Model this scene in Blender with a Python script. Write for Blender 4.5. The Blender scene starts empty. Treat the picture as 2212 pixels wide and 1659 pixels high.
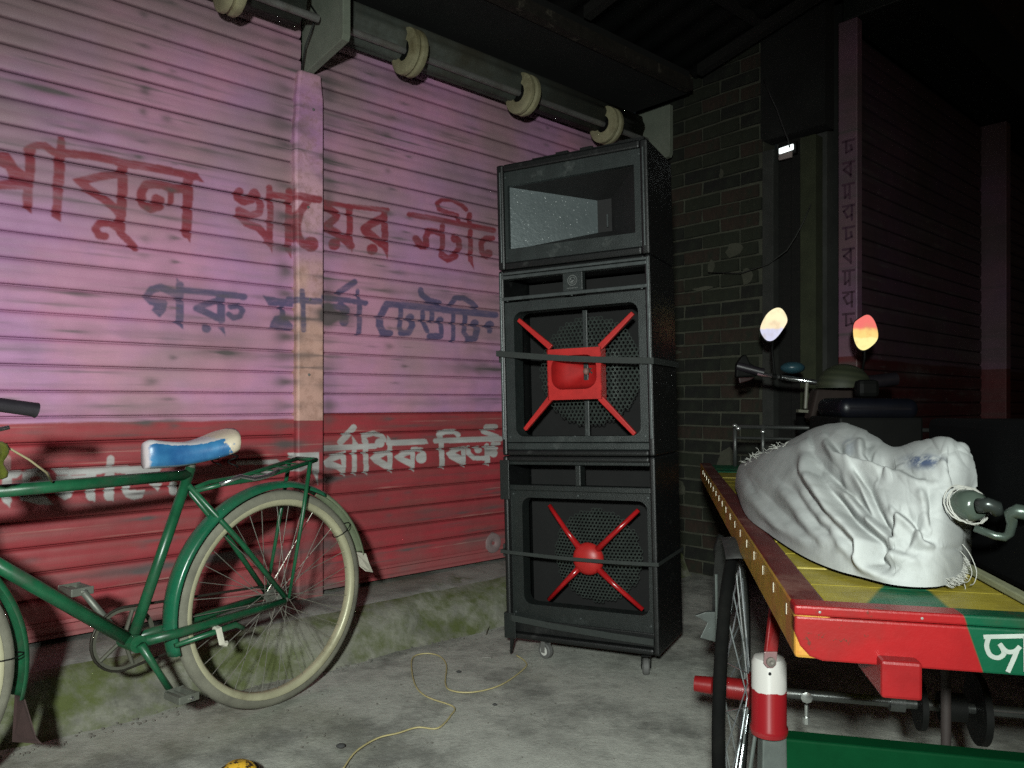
import bpy, math, random
import numpy as np
from mathutils import Vector, Matrix
random.seed(7)
rng = np.random.default_rng(7)
R = math.radians
sc = bpy.context.scene
COL = sc.collection

# ------------------------------------------------------------------ camera
cam_d = bpy.data.cameras.new('camera')
cam_d.sensor_width = 36.0
cam_d.lens = 27.0
cam_d.shift_y = 0.0185
cam_d.clip_start = 0.02
cam_d.clip_end = 400
cam = bpy.data.objects.new('camera', cam_d)
COL.objects.link(cam)
cam.location = (0, 0, 1.0)
cam.rotation_euler = (R(90), 0, 0)
sc.camera = cam

# ------------------------------------------------------------------ night sky, faint moon, hand lamp
world = bpy.data.worlds.new('World')
sc.world = world
world.use_nodes = True
wn = world.node_tree
wn.nodes.clear()
wo = wn.nodes.new('ShaderNodeOutputWorld')
bg = wn.nodes.new('ShaderNodeBackground')
sky = wn.nodes.new('ShaderNodeTexSky')
sky.sky_type = 'NISHITA'
sky.sun_disc = False
sky.sun_elevation = R(2.0)
sky.sun_rotation = R(150)
bg.inputs['Strength'].default_value = 0.0045
wn.links.new(sky.outputs[0], bg.inputs['Color'])
wn.links.new(bg.outputs[0], wo.inputs['Surface'])

def light(name, kind, loc, energy, color, **kw):
    ld = bpy.data.lights.new(name, kind)
    ld.energy = energy
    ld.color = color
    for k, v in kw.items():
        setattr(ld, k, v)
    o = bpy.data.objects.new(name, ld)
    COL.objects.link(o)
    o.location = loc
    return o

moon = light('moon', 'SUN', (0, -5, 8), 0.006, (0.75, 0.85, 1.0), angle=R(0.5))
moon.rotation_euler = (R(50), 0, R(-30))
# phone torch held just beside the camera
torch = light('torch', 'SPOT', (-0.16, -0.62, 1.37), 490.0, (0.93, 1.0, 0.95),
              shadow_soft_size=0.065, spot_size=R(104), spot_blend=1.0)
torch.rotation_euler = Vector((-0.12, 1.0, -0.33)).to_track_quat('-Z', 'Y').to_euler()

vs = sc.view_settings
vs.view_transform = 'Standard'
vs.look = 'None'
vs.exposure = 0.0
vs.gamma = 1.0
vs.use_curve_mapping = False
sc.cycles.use_denoising = False

# ------------------------------------------------------------------ helpers
F = 1659.0
def ray(x, y):
    """Ray slopes (X/Y, (z-1)/Y) of a point given in a 2212 x 1659 grid over the picture."""
    return (x - 1106.0) / F, -(y - 870.0) / F
def at(x, y, Y):
    a, b = ray(x, y)
    return Vector((a * Y, Y, 1 + b * Y))
def on_plane(x, y, n, c):
    """Point where the ray meets the vertical plane n.P = c (n horizontal)."""
    a, b = ray(x, y)
    Y = c / (n[0] * a + n[1])
    return Vector((a * Y, Y, 1 + b * Y))
def on_z(x, y, z):
    a, b = ray(x, y)
    return at(x, y, (z - 1) / b)

class MB:
    def __init__(s):
        s.v = []; s.f = []; s.m = []
    def add(s, vs_, fs, mi=0):
        o = len(s.v)
        s.v += [tuple(v) for v in vs_]
        s.f += [tuple(i + o for i in f) for f in fs]
        s.m += [mi] * len(fs)
        return s
    def box(s, o, ax, ay, az, mi=0):
        """Box with corner o and edge vectors."""
        o, ax, ay, az = Vector(o), Vector(ax), Vector(ay), Vector(az)
        p = [o, o+ax, o+ax+ay, o+ay, o+az, o+ax+az, o+ax+ay+az, o+ay+az]
        if ax.cross(ay).dot(az) < 0:
            fs = [(0,1,2,3),(7,6,5,4),(4,5,1,0),(5,6,2,1),(6,7,3,2),(7,4,0,3)]
        else:
            fs = [(3,2,1,0),(4,5,6,7),(0,1,5,4),(1,2,6,5),(2,3,7,6),(3,0,4,7)]
        return s.add(p, fs, mi)
    def prism(s, pts, h, mi=0):
        """Polygon pts (3D, planar) extruded by vector h."""
        h = Vector(h); n = len(pts)
        p = [Vector(q) for q in pts]
        p2 = p + [q + h for q in p]
        fs = [tuple(range(n))[::-1], tuple(range(n, 2*n))]
        fs += [(i, (i+1) % n, n + (i+1) % n, n + i) for i in range(n)]
        return s.add(p2, fs, mi)
    def tube(s, pts, r, seg=8, mi=0, closed=False, cap=True):
        pts = [Vector(p) for p in pts]; n = len(pts)
        rr = r if isinstance(r, (list, tuple)) else [r] * n
        vs_ = []; prev = None
        for i, p in enumerate(pts):
            if closed:
                t = pts[(i+1) % n] - pts[i-1]
            else:
                t = pts[min(i+1, n-1)] - pts[max(i-1, 0)]
            t.normalize()
            if prev is None:
                up = Vector((0, 0, 1)) if abs(t.z) < 0.9 else Vector((1, 0, 0))
                u = t.cross(up).normalized()
            else:
                u = prev - t * prev.dot(t)
                u.normalize()
            w = t.cross(u)
            prev = u
            for k in range(seg):
                a = 2 * math.pi * k / seg
                vs_.append(p + (u * math.cos(a) + w * math.sin(a)) * rr[i])
        fs = []
        m = n if closed else n - 1
        for i in range(m):
            j = (i + 1) % n
            for k in range(seg):
                l = (k + 1) % seg
                fs.append((i*seg+k, i*seg+l, j*seg+l, j*seg+k))
        if cap and not closed:
            fs.append(tuple(range(seg))[::-1])
            fs.append(tuple((n-1)*seg + k for k in range(seg)))
        return s.add(vs_, fs, mi)
    def lathe(s, c, axis, prof, seg=24, mi=0, a0=0, a1=2*math.pi):
        """prof: list of (along axis, radius)."""
        c = Vector(c); axis = Vector(axis).normalized()
        up = Vector((0, 0, 1)) if abs(axis.z) < 0.9 else Vector((1, 0, 0))
        u = axis.cross(up).normalized(); w = axis.cross(u)
        full = abs(a1 - a0 - 2*math.pi) < 1e-6
        ns = seg if full else seg + 1
        vs_ = []
        for (h, r) in prof:
            for k in range(ns):
                a = a0 + (a1 - a0) * k / seg
                vs_.append(c + axis * h + (u * math.cos(a) + w * math.sin(a)) * r)
        fs = []
        for i in range(len(prof) - 1):
            for k in range(seg):
                l = (k + 1) % ns if full else k + 1
                fs.append((i*ns+k, i*ns+l, (i+1)*ns+l, (i+1)*ns+k))
        return s.add(vs_, fs, mi)
    def ellipsoid(s, c, ax, ay, az, nu=16, nv=10, mi=0, vmin=-90, vmax=90):
        c, ax, ay, az = Vector(c), Vector(ax), Vector(ay), Vector(az)
        vs_ = []
        for j in range(nv + 1):
            t = R(vmin + (vmax - vmin) * j / nv)
            for i in range(nu):
                a = 2 * math.pi * i / nu
                vs_.append(c + ax*(math.cos(a)*math.cos(t)) + ay*(math.sin(a)*math.cos(t)) + az*math.sin(t))
        fs = []
        for j in range(nv):
            for i in range(nu):
                k = (i+1) % nu
                fs.append((j*nu+i, j*nu+k, (j+1)*nu+k, (j+1)*nu+i))
        return s.add(vs_, fs, mi)
    def mesh(s, name, inv=None, smooth=False):
        me = bpy.data.meshes.new(name)
        vv = s.v
        if inv is not None:
            vv = [tuple(inv @ Vector(v)) for v in vv]
        me.from_pydata(vv, [], s.f)
        me.validate()
        if any(s.m) and len(s.m) == len(me.polygons):
            me.polygons.foreach_set('material_index', s.m)
        if smooth:
            me.polygons.foreach_set('use_smooth', [True] * len(me.polygons))
            if smooth != 'all':
                try:
                    me.set_sharp_from_angle(angle=R(40))
                except Exception:
                    pass
        me.update()
        return me

def root(name, loc, rz=0.0, label=None, cat=None, group=None, kind=None):
    o = bpy.data.objects.new(name, None)
    COL.objects.link(o)
    o.location = loc
    o.rotation_euler = (0, 0, rz)
    o.empty_display_size = 0.05
    o['_m'] = 0
    del o['_m']
    o.matrix_basis = Matrix.Translation(Vector(loc)) @ Matrix.Rotation(rz, 4, 'Z')
    tag(o, label, cat, group, kind)
    WM[o.name] = o.matrix_basis.copy()
    return o
WM = {}
def tag(o, label=None, cat=None, group=None, kind=None):
    if label: o['label'] = label
    if cat: o['category'] = cat
    if group: o['group'] = group
    if kind: o['kind'] = kind
    return o
def obj(name, mb, mats, parent=None, smooth=False, bevel=0, label=None, kind=None, cat=None, group=None, solid=0):
    """World-space geometry made into one object (a child when parent is given)."""
    inv = WM[parent.name].inverted() if parent is not None else None
    pivot = None
    if parent is None and mb.v:
        xs = np.array(mb.v)
        pivot = Vector(((xs[:,0].min()+xs[:,0].max())/2, (xs[:,1].min()+xs[:,1].max())/2, xs[:,2].min()))
        inv = Matrix.Translation(-pivot)
    me = mb.mesh(name, inv, smooth)
    o = bpy.data.objects.new(name, me)
    COL.objects.link(o)
    for m in (mats if isinstance(mats, (list, tuple)) else [mats]):
        me.materials.append(m)
    if parent is not None:
        o.parent = parent
        WM[o.name] = WM[parent.name].copy()
    else:
        o.matrix_basis = Matrix.Translation(pivot)
        WM[o.name] = o.matrix_basis.copy()
    if bevel:
        b = o.modifiers.new('bevel', 'BEVEL')
        b.width = bevel; b.segments = 2; b.limit_method = 'ANGLE'; b.angle_limit = R(35)
    tag(o, label, cat, group, kind)
    return o

# ------------------------------------------------------------------ materials
class NT:
    def __init__(s, name):
        s.mat = bpy.data.materials.new(name)
        s.mat.use_nodes = True
        s.nt = s.mat.node_tree
        s.nt.nodes.clear()
        s.out = s.nt.nodes.new('ShaderNodeOutputMaterial')
        s.b = s.nt.nodes.new('ShaderNodeBsdfPrincipled')
        s.nt.links.new(s.b.outputs[0], s.out.inputs['Surface'])
    def n(s, t, **kw):
        nd = s.nt.nodes.new(t)
        for k, v in kw.items():
            setattr(nd, k, v)
        return nd
    def l(s, a, b):
        s.nt.links.new(a, b)
    def inp(s, sock, v):
        if hasattr(v, 'is_linked') or isinstance(v, bpy.types.NodeSocket):
            s.l(v, sock)
        else:
            if isinstance(v, (tuple, list)) and len(v) == 3 and sock.type == 'RGBA':
                v = (*v, 1)
            sock.default_value = v
    def math(s, op, a, b=None, c=None, clamp=False):
        nd = s.n('ShaderNodeMath', operation=op, use_clamp=clamp)
        s.inp(nd.inputs[0], a)
        if b is not None: s.inp(nd.inputs[1], b)
        if c is not None: s.inp(nd.inputs[2], c)
        return nd.outputs[0]
    def mix(s, f, a, b):
        nd = s.n('ShaderNodeMix', data_type='RGBA')
        s.inp(nd.inputs[0], f); s.inp(nd.inputs[6], a); s.inp(nd.inputs[7], b)
        return nd.outputs[2]
    def coords(s, ref=None, scale=(1,1,1), kind='Object'):
        tc = s.n('ShaderNodeTexCoord')
        if ref is not None: tc.object = ref
        mp = s.n('ShaderNodeMapping')
        mp.inputs['Scale'].default_value = scale
        s.l(tc.outputs[kind], mp.inputs[0])
        return mp.outputs[0]
    def noise(s, vec, scale, detail=5, rough=0.6, out=0):
        nd = s.n('ShaderNodeTexNoise')
        s.l(vec, nd.inputs['Vector'])
        nd.inputs['Scale'].default_value = scale
        nd.inputs['Detail'].default_value = detail
        nd.inputs['Roughness'].default_value = rough
        return nd.outputs[out]
    def ramp(s, f, lo, hi):
        nd = s.n('ShaderNodeMapRange')
        nd.inputs['From Min'].default_value = lo
        nd.inputs['From Max'].default_value = hi
        s.l(f, nd.inputs[0])
        return nd.outputs[0]
    def bump(s, h, strength=0.3, dist=0.002):
        nd = s.n('ShaderNodeBump')
        nd.inputs['Strength'].default_value = strength
        nd.inputs['Distance'].default_value = dist
        s.l(h, nd.inputs['Height'])
        s.l(nd.outputs[0], s.b.inputs['Normal'])
    def finish(s, col, rough, metal=0.0):
        s.inp(s.b.inputs['Base Color'], col)
        s.inp(s.b.inputs['Roughness'], rough)
        s.inp(s.b.inputs['Metallic'], metal)
        return s.mat

def M(name, col, rough=0.5, metal=0.0, var=0.35, scale=14, dirt=None, dlo=0.5, dhi=0.75, bump=0.15, bscale=120,
      stretch=(1,1,1), spec=None):
    """General painted / worn surface: two noises vary the tone, a third lays dirt or wear."""
    t = NT(name)
    v = t.coords(None, stretch)
    n1 = t.noise(v, scale, 6, 0.65)
    c2 = tuple(c * (1 - var) for c in col)
    c = t.mix(t.ramp(n1, 0.3, 0.7), c2, col)
    rg = rough
    if dirt is not None:
        n2 = t.noise(v, scale * 0.45, 8, 0.7)
        d = t.ramp(n2, dlo, dhi)
        c = t.mix(d, c, dirt)
        rg = t.math('MULTIPLY_ADD', d, 0.3, rough)
    n3 = t.noise(v, bscale, 4, 0.7)
    t.bump(n3, bump, 0.002)
    if spec is not None:
        t.b.inputs['Specular IOR Level'].default_value = spec
    return t.finish(c, rg, metal)

def emis(name, col, strength):
    t = NT(name)
    t.b.inputs['Emission Color'].default_value = (*col, 1)
    t.b.inputs['Emission Strength'].default_value = strength
    return t.finish(col, 0.6)

# ------------------------------------------------------------------ shop front frame of reference
D = Vector((0.7395, 0.6735, 0)).normalized()
N = Vector((D.y, -D.x, 0))
W0 = Vector((-0.885, 3.30, 0))
CW = N.x * W0.x + N.y * W0.y            # -3.04
ANG = math.atan2(D.y, D.x)
def wp(t, s, z, base=W0):
    """Point t along the shop front, s out from it, z up."""
    return base + D * t + N * s + Vector((0, 0, z))
def wall_tz(x, y, s=0.0):
    P = on_plane(x, y, N, CW + s)
    q = P - W0
    return q.dot(D), P.z

# ------------------------------------------------------------------ painted lettering, rasterised into masks
T0, T1, Z0, Z1 = -2.7, 2.3, 0.10, 2.70
TW, TH = 2000, 1040
masks = {k: np.zeros((TH, TW), np.float32) for k in 'rbw'}
WIN = {'A': (0, 480, .36166), 'B': (800, 600, .36166), 'C': (1400, 600, .27125), 'D': (500, 1000, .36166),
       'E': (1200, 1000, .36166), 'F': (0, 1650, .31646), 'G': (600, 1650, .31646), 'H': (1200, 1600, .36166)}
def fill(k, poly, val=1.0):
    p = np.array(poly)
    px = (p[:,0] - T0) / (T1 - T0) * TW
    py = (p[:,1] - Z0) / (Z1 - Z0) * TH
    x0, x1 = int(max(px.min()-1, 0)), int(min(px.max()+2, TW))
    y0, y1 = int(max(py.min()-1, 0)), int(min(py.max()+2, TH))
    if x1 <= x0 or y1 <= y0: return
    gx, gy = np.meshgrid(np.arange(x0, x1)+.5, np.arange(y0, y1)+.5)
    ins = np.zeros(gx.shape, bool)
    n = len(px)
    for i in range(n):
        xa, ya, xb, yb = px[i], py[i], px[(i+1) % n], py[(i+1) % n]
        if ya == yb: continue
        c = ((ya > gy) != (yb > gy)) & (gx < (xb-xa)*(gy-ya)/(yb-ya)+xa)
        ins ^= c
    sub = masks[k][y0:y1, x0:x1]
    if val > 0:
        sub[ins] = np.maximum(sub[ins], val)
    else:
        sub[ins] = 0
def conv(w, pts, post):
    ox, oy, s = WIN[w]
    return [wall_tz((ox + a*s)/1.79385, (oy + b*s)/1.79385, 0.045 if post else 0.012) for a, b in pts]
def PL(w, k, pts, post=False, val=1.0):
    fill(k, conv(w, pts, post), val)
def ST(w, k, width, pts, post=False, val=1.0):
    r = width * .56
    for (a, b) in pts:
        PL(w, k, [(a + r*math.cos(q*math.pi/8), b + r*math.sin(q*math.pi/8)) for q in range(16)], post, val)
    for (a, b), (c, d) in zip(pts, pts[1:]):
        L = math.hypot(c-a, d-b) or 1
        nx, ny = -(d-b)/L*r, (c-a)/L*r
        PL(w, k, [(a+nx, b+ny), (c+nx, d+ny), (c-nx, d-ny), (a-nx, b-ny)], post, val)
# first line, red
PL('A','r',[(265,250),(385,250),(370,600),(350,700),(345,970),(250,880),(240,800),(265,500)])
PL('A','r',[(-60,290),(90,300),(190,450),(370,600),(350,700),(-60,700),(-60,610),(110,590),(60,480),(-60,430)])
ST('A','r',70,[(290,270),(380,230),(480,230),(560,290),(640,330)])
PL('A','r',[(620,130),(690,130),(705,300),(690,600),(665,850),(655,1050),(550,990),(565,850),(575,380),(600,300)])
ST('A','r',78,[(690,310),(1000,345),(1350,420),(1700,480),(2090,560)])
PL('A','r',[(2080,520),(2120,540),(2190,625),(2080,600)])
ST('A','r',78,[(1300,530),(1080,560),(870,610)])
PL('A','r',[(770,590),(900,560),(900,700),(850,670)])
ST('A','r',82,[(900,650),(950,700),(1100,790),(1220,890),(1290,960)])
ST('A','r',98,[(1315,450),(1310,800),(1290,1050),(1290,1130)])
ST('A','r',74,[(1290,1130),(1180,1060),(1070,1060),(1020,1120),(1060,1190),(1130,1200)])
ST('A','r',70,[(1290,1170),(1380,1250),(1450,1330)])
ST('A','r',88,[(1960,690),(1850,690),(1750,650),(1650,640),(1560,650),(1510,740),(1530,850),(1620,905),(1710,880),(1720,820),(1670,800)])
ST('A','r',62,[(1830,730),(1830,830)])
ST('A','r',98,[(2020,560),(2010,900),(2000,1170)])
PL('A','r',[(1950,1160),(2050,1160),(2042,1275)])
ST('B','r',95,[(350,400),(340,450),(400,490),(480,470),(510,410)])
ST('B','r',70,[(540,430),(580,540),(565,620),(470,650),(345,590)])
ST('B','r',72,[(350,640),(430,730),(560,780),(640,870),(690,950)])
ST('B','r',62,[(672,350),(685,600),(680,900)])
PL('B','r',[(640,890),(712,890),(706,1055)])
ST('B','r',62,[(700,425),(860,445)])
ST('B','r',68,[(885,385),(880,700),(880,1010)])
PL('B','r',[(846,1000),(912,1000),(912,1115)])
ST('B','r',76,[(925,430),(1205,478)],True)
ST('B','r',76,[(1080,500),(1000,620),(968,760),(985,880),(1040,960),(1110,985)],True)
ST('B','r',150,[(1120,955)],True)
ST('B','r',48,[(1245,500),(1500,545),(1940,590)])
ST('B','r',74,[(1290,560),(1400,630),(1380,680),(1280,760)])
ST('B','r',82,[(1290,780),(1400,840),(1500,920),(1545,970)])
ST('B','r',62,[(1532,560),(1538,750),(1532,900)])
PL('B','r',[(1492,890),(1572,890),(1566,1055)])
ST('B','r',118,[(1370,955)])
ST('B','r',80,[(1900,670),(1760,740),(1690,790)])
ST('B','r',80,[(1700,810),(1790,880),(1880,950)])
ST('B','r',66,[(1905,640),(1915,950)])
PL('B','r',[(1850,940),(1952,940),(1944,1115)])
ST('B','r',108,[(1775,1010)])
ST('C','r',72,[(690,850),(1000,900),(1400,980),(1890,1075)])
ST('C','r',56,[(1390,930),(1370,860),(1200,810),(1110,770),(1080,690),(1150,640),(1300,640),(1440,720),(1500,780)])
ST('C','r',88,[(775,1190),(860,1300),(930,1300)])
ST('C','r',80,[(930,1290),(920,1180),(960,1080),(1060,1090),(1150,1130)])
ST('C','r',68,[(1160,1010),(1160,1300),(1150,1400)])
ST('C','r',92,[(1150,1430),(1240,1490),(1340,1440)])
ST('C','r',76,[(1340,1420),(1400,1320),(1390,1220)])
ST('C','r',118,[(1340,1190)])
ST('C','r',66,[(1545,850),(1550,960)])
ST('C','r',66,[(1560,1090),(1560,1500)])
PL('C','r',[(1524,1490),(1594,1490),(1612,1645)])
ST('C','r',70,[(1880,1190),(1780,1185),(1710,1260),(1720,1380),(1800,1450)])
ST('C','r',112,[(1815,1410)])
# second line, blue
ST('D','b',76,[(540,400),(440,350),(340,310),(240,340),(195,410),(240,460),(330,480),(370,480)])
PL('D','b',[(290,470),(412,470),(400,560),(330,635),(240,560)])
ST('D','b',82,[(545,290),(545,450),(545,660)])
PL('D','b',[(510,205),(590,310),(508,310)])
PL('D','b',[(480,680),(584,680),(582,765)])
ST('D','b',64,[(590,340),(900,370),(1235,412)])
ST('D','b',60,[(980,400),(950,450),(780,510),(720,535)])
ST('D','b',66,[(740,540),(850,590),(950,640)])
ST('D','b',78,[(990,420),(990,660)])
ST('D','b',90,[(830,750)])
PL('D','b',[(950,735),(1022,735),(1036,835)])
ST('D','b',55,[(1090,520),(1180,510),(1220,560),(1190,620),(1120,640),(1070,600)])
PL('D','b',[(1430,398),(1760,450),(1760,525),(1500,505)])
ST('D','b',52,[(1640,530),(1650,620)])
PL('D','b',[(1560,620),(1660,600),(1760,720),(1760,780),(1508,745),(1520,680)])
ST('D','b',62,[(1750,430),(1850,450),(2045,462)],True)
ST('D','b',50,[(1855,350),(1865,500),(1870,770)],True)
ST('E','b',52,[(110,420),(400,450),(600,480)])
ST('E','b',62,[(480,255),(320,365)])
ST('E','b',36,[(515,345),(525,440)])
ST('E','b',50,[(535,480),(535,630),(530,800)])
ST('E','b',80,[(330,510),(390,560),(385,610)])
ST('E','b',90,[(370,680)])
ST('E','b',60,[(120,520),(300,520)])
ST('E','b',70,[(830,490),(790,560),(750,650),(750,720),(790,800),(860,805)])
ST('E','b',64,[(830,490),(1200,520),(1600,570),(1990,605)])
ST('E','b',46,[(975,500),(975,650),(960,740),(980,790)])
ST('E','b',60,[(980,800),(1060,800),(1100,720),(1090,650)])
ST('E','b',86,[(1078,640)])
ST('E','b',46,[(1210,580),(1215,680),(1260,780)])
ST('E','b',62,[(1290,835),(1400,835)])
ST('E','b',46,[(1310,540),(1310,670)])
ST('E','b',46,[(1400,660),(1415,800)])
ST('E','b',74,[(1398,665)])
ST('E','b',56,[(1190,340),(1200,390),(1280,450),(1390,480)])
ST('E','b',52,[(1520,490),(1560,425),(1650,425),(1740,480),(1785,525)])
ST('E','b',42,[(1540,600),(1540,880)])
ST('E','b',46,[(1665,600),(1665,700),(1650,790),(1700,860)])
ST('E','b',62,[(1700,865),(1770,860),(1795,760),(1775,700)])
ST('E','b',82,[(1770,700)])
ST('E','b',92,[(1930,720)])
ST('E','b',52,[(1930,780)])
# third line, white
PL('F','w',[(-200,560),(240,545),(300,560),(200,640),(-200,650)])
ST('F','w',105,[(90,600),(88,900)])
PL('F','w',[(30,880),(135,880),(125,1010)])
ST('F','w',90,[(85,400),(85,520)], val=.45)
ST('F','w',84,[(320,660),(320,600),(440,560),(560,600),(560,680),(440,720)])
PL('F','w',[(250,905),(240,700),(420,720),(560,860),(655,965),(480,962)])
PL('F','w',[(640,528),(1850,480),(1985,522),(1920,590),(1700,600),(1400,572),(1160,592),(900,600),(700,600)])
PL('F','w',[(690,610),(1160,600),(1160,680),(690,680)])
PL('F','w',[(640,760),(700,850),(790,907),(870,872),(925,760)])
ST('F','w',104,[(1115,600),(1112,860)])
PL('F','w',[(1060,850),(1165,850),(1165,935)])
ST('F','w',108,[(1345,600),(1335,860)])
PL('F','w',[(1282,850),(1390,850),(1388,925)])
ST('F','w',78,[(1355,400),(1355,470)], val=.8)
ST('F','w',84,[(1590,570),(1540,700),(1550,800)])
PL('F','w',[(1498,785),(1780,785),(1740,880),(1640,907),(1540,872)])
ST('F','w',95,[(1875,560),(1870,680)])
PL('F','w',[(1830,700),(1990,700),(1960,760),(1930,800),(1900,760)])
ST('F','w',90,[(2125,720),(2120,800)])
PL('G','w',[(1000,425),(1500,408),(1545,450),(1400,470),(1000,475)])
ST('G','w',60,[(1180,600),(1440,575)])
ST('G','w',60,[(440,780),(520,770)])
PL('G','w',[(1668,335),(2012,320),(2012,388),(1725,418)],True)
ST('G','w',76,[(1965,380),(1968,560)],True)
PL('G','w',[(1930,540),(2000,540),(1996,728)],True)
ST('G','w',52,[(1700,530),(1800,520),(1880,470)],True)
def tick(x, y): PL('H','w',[(x-30,y-18),(x+32,y-18),(x+12,y+30)])
ST('H','w',62,[(470,155),(400,240),(330,310)])
ST('H','w',54,[(150,378),(450,365),(700,352)])
PL('H','w',[(455,238),(530,345),(458,345)])
PL('H','w',[(140,520),(250,440),(392,400),(386,640),(340,640),(280,600),(170,580)])
PL('H','w',[(245,518),(330,488),(346,558)], val=0)
ST('H','w',50,[(480,380),(480,615)])
ST('H','w',50,[(600,300),(605,615)])
ST('H','w',48,[(585,300),(580,245),(680,215),(770,240),(800,290)])
ST('H','w',92,[(750,320)])
PL('H','w',[(640,480),(720,420),(892,390),(882,610),(800,595),(700,540)])
PL('H','w',[(757,483),(830,448),(836,530)], val=0)
PL('H','w',[(830,235),(885,300),(885,400),(835,400)])
ST('H','w',58,[(850,320),(1220,305)])
PL('H','w',[(1200,282),(1250,280),(1272,328),(1200,334)])
PL('H','w',[(900,468),(1000,410),(1132,388),(1122,590),(1065,570),(950,510)])
PL('H','w',[(1005,472),(1075,442),(1082,498)], val=0)
ST('H','w',44,[(1110,385),(1200,392),(1225,450)])
ST('H','w',104,[(1195,482)])
for q in ((365,655),(483,645),(605,640),(868,615),(1105,602),(1425,575),(1648,555),(1908,540)): tick(*q)
ST('H','w',52,[(1350,298),(1650,285),(2040,275)])
ST('H','w',48,[(1400,265),(1380,232),(1450,200),(1560,200),(1590,235)])
ST('H','w',50,[(1410,290),(1420,560)])
PL('H','w',[(1458,430),(1550,372),(1672,350),(1670,560),(1615,548),(1500,490)])
PL('H','w',[(1556,428),(1620,398),(1626,455)], val=0)
ST('H','w',44,[(1700,370),(1700,430),(1760,482),(1880,484)])
ST('H','w',74,[(1805,390)])
ST('H','w',50,[(1900,350),(1905,530)])
ST('H','w',40,[(1930,380),(2000,370)])
ST('H','w',80,[(1970,430)])
ST('H','w',56,[(1895,150),(1990,150)])
ST('H','w',44,[(1860,200),(1950,230),(2010,255)])
ST('H','w',36,[(1960,330),(2030,330)])

def blur(a, n=1):
    for _ in range(n):
        a = (a + np.roll(a, 1, 0) + np.roll(a, -1, 0) + np.roll(a, 1, 1) + np.roll(a, -1, 1)) / 5
    return a
# grime map: hand smears along the slats, spots worn at fixed places, rain streaks, painted lip highlights
PITCH = 0.089
ZB = 0.954 - 9 * PITCH                      # bottom slat joint
grime = np.zeros((TH, TW), np.float32)
lip_glints = np.zeros((TH, TW), np.float32)
def blob(a, t, z, rt, rz, amp):
    px = (t - T0) / (T1 - T0) * TW; py = (z - Z0) / (Z1 - Z0) * TH
    sx = rt / (T1 - T0) * TW; sy = max(rz / (Z1 - Z0) * TH, 0.7)
    x0, x1 = int(max(px - 3*sx, 0)), int(min(px + 3*sx, TW))
    y0, y1 = int(max(py - 3*sy, 0)), int(min(py + 3*sy + 1, TH))
    if x1 <= x0 or y1 <= y0: return
    gx, gy = np.meshgrid(np.arange(x0, x1), np.arange(y0, y1))
    wob = 1 + .35*np.sin(gx*.11 + t*40) + .2*np.sin(gx*.047 + z*70)
    a[y0:y1, x0:x1] += amp * np.exp(-((gx-px)/sx)**2 - ((gy-py)/(sy*wob.clip(.3, 2)))**2)
spots = [-2.05, -1.95, -0.66, -0.56, 0.42, 0.52, 1.45, 1.55]
for k in range(30):
    zc = ZB + k * PITCH
    for t in spots:
        if rng.random() < .62:
            blob(grime, t + rng.normal(0, .012), zc + PITCH*rng.uniform(.35, .75), rng.uniform(.016, .034), rng.uniform(.006, .012), rng.uniform(.3, .75))
    for _ in range(17):
        t = rng.uniform(T0, T1)
        blob(grime, t, zc + PITCH*rng.uniform(.15, .85), rng.uniform(.03, .17), rng.uniform(.003, .009), rng.uniform(.15, .65))
    for _ in range(5):
        t = rng.uniform(T0, T1)
        blob(grime, t, zc + PITCH*rng.uniform(.3, .7), rng.uniform(.2, .5), rng.uniform(.012, .03), rng.uniform(.1, .35))
    # grime thick next to the post on each side
    for t, w in ((-.10, .05), (.10, .05)):
        blob(grime, t, zc + PITCH*rng.uniform(.2, .8), w*rng.uniform(.6, 2.0), rng.uniform(.015, .035), rng.uniform(.2, .9))
    if zc < .95:
        for _ in range(5):
            blob(lip_glints, rng.uniform(T0, T1), zc + PITCH*rng.choice([.06, .10, .52, .58]) , rng.uniform(.03, .22), .0022, rng.uniform(.4, 1.0))  # thin pale lines: highlights on the slat lips put into the colour
for _ in range(26):
    blob(grime, rng.uniform(T0, T1), rng.uniform(1.0, 2.5), rng.uniform(.1, .3), rng.uniform(.06, .16), rng.uniform(.1, .34))
blob(grime, .12, 1.39, .10, .035, 1.3)
def image(name, chans):
    a = np.zeros((TH, TW, 4), np.float32)
    for i, c in enumerate(chans):
        a[..., i] = np.clip(c, 0, 1)
    a[..., 3] = 1
    im = bpy.data.images.new(name, TW, TH, alpha=False, float_buffer=False)
    im.colorspace_settings.name = 'Non-Color'
    im.pixels.foreach_set(a.ravel())
    im.pack()
    return im
IMG_TEXT = image('painted_lettering', [blur(masks['r'], 2), blur(masks['b'], 2), blur(masks['w'], 1)])
IMG_GRIME_GLINTS = image('hand_grime_and_glints', [grime, lip_glints, grime*0])

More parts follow.
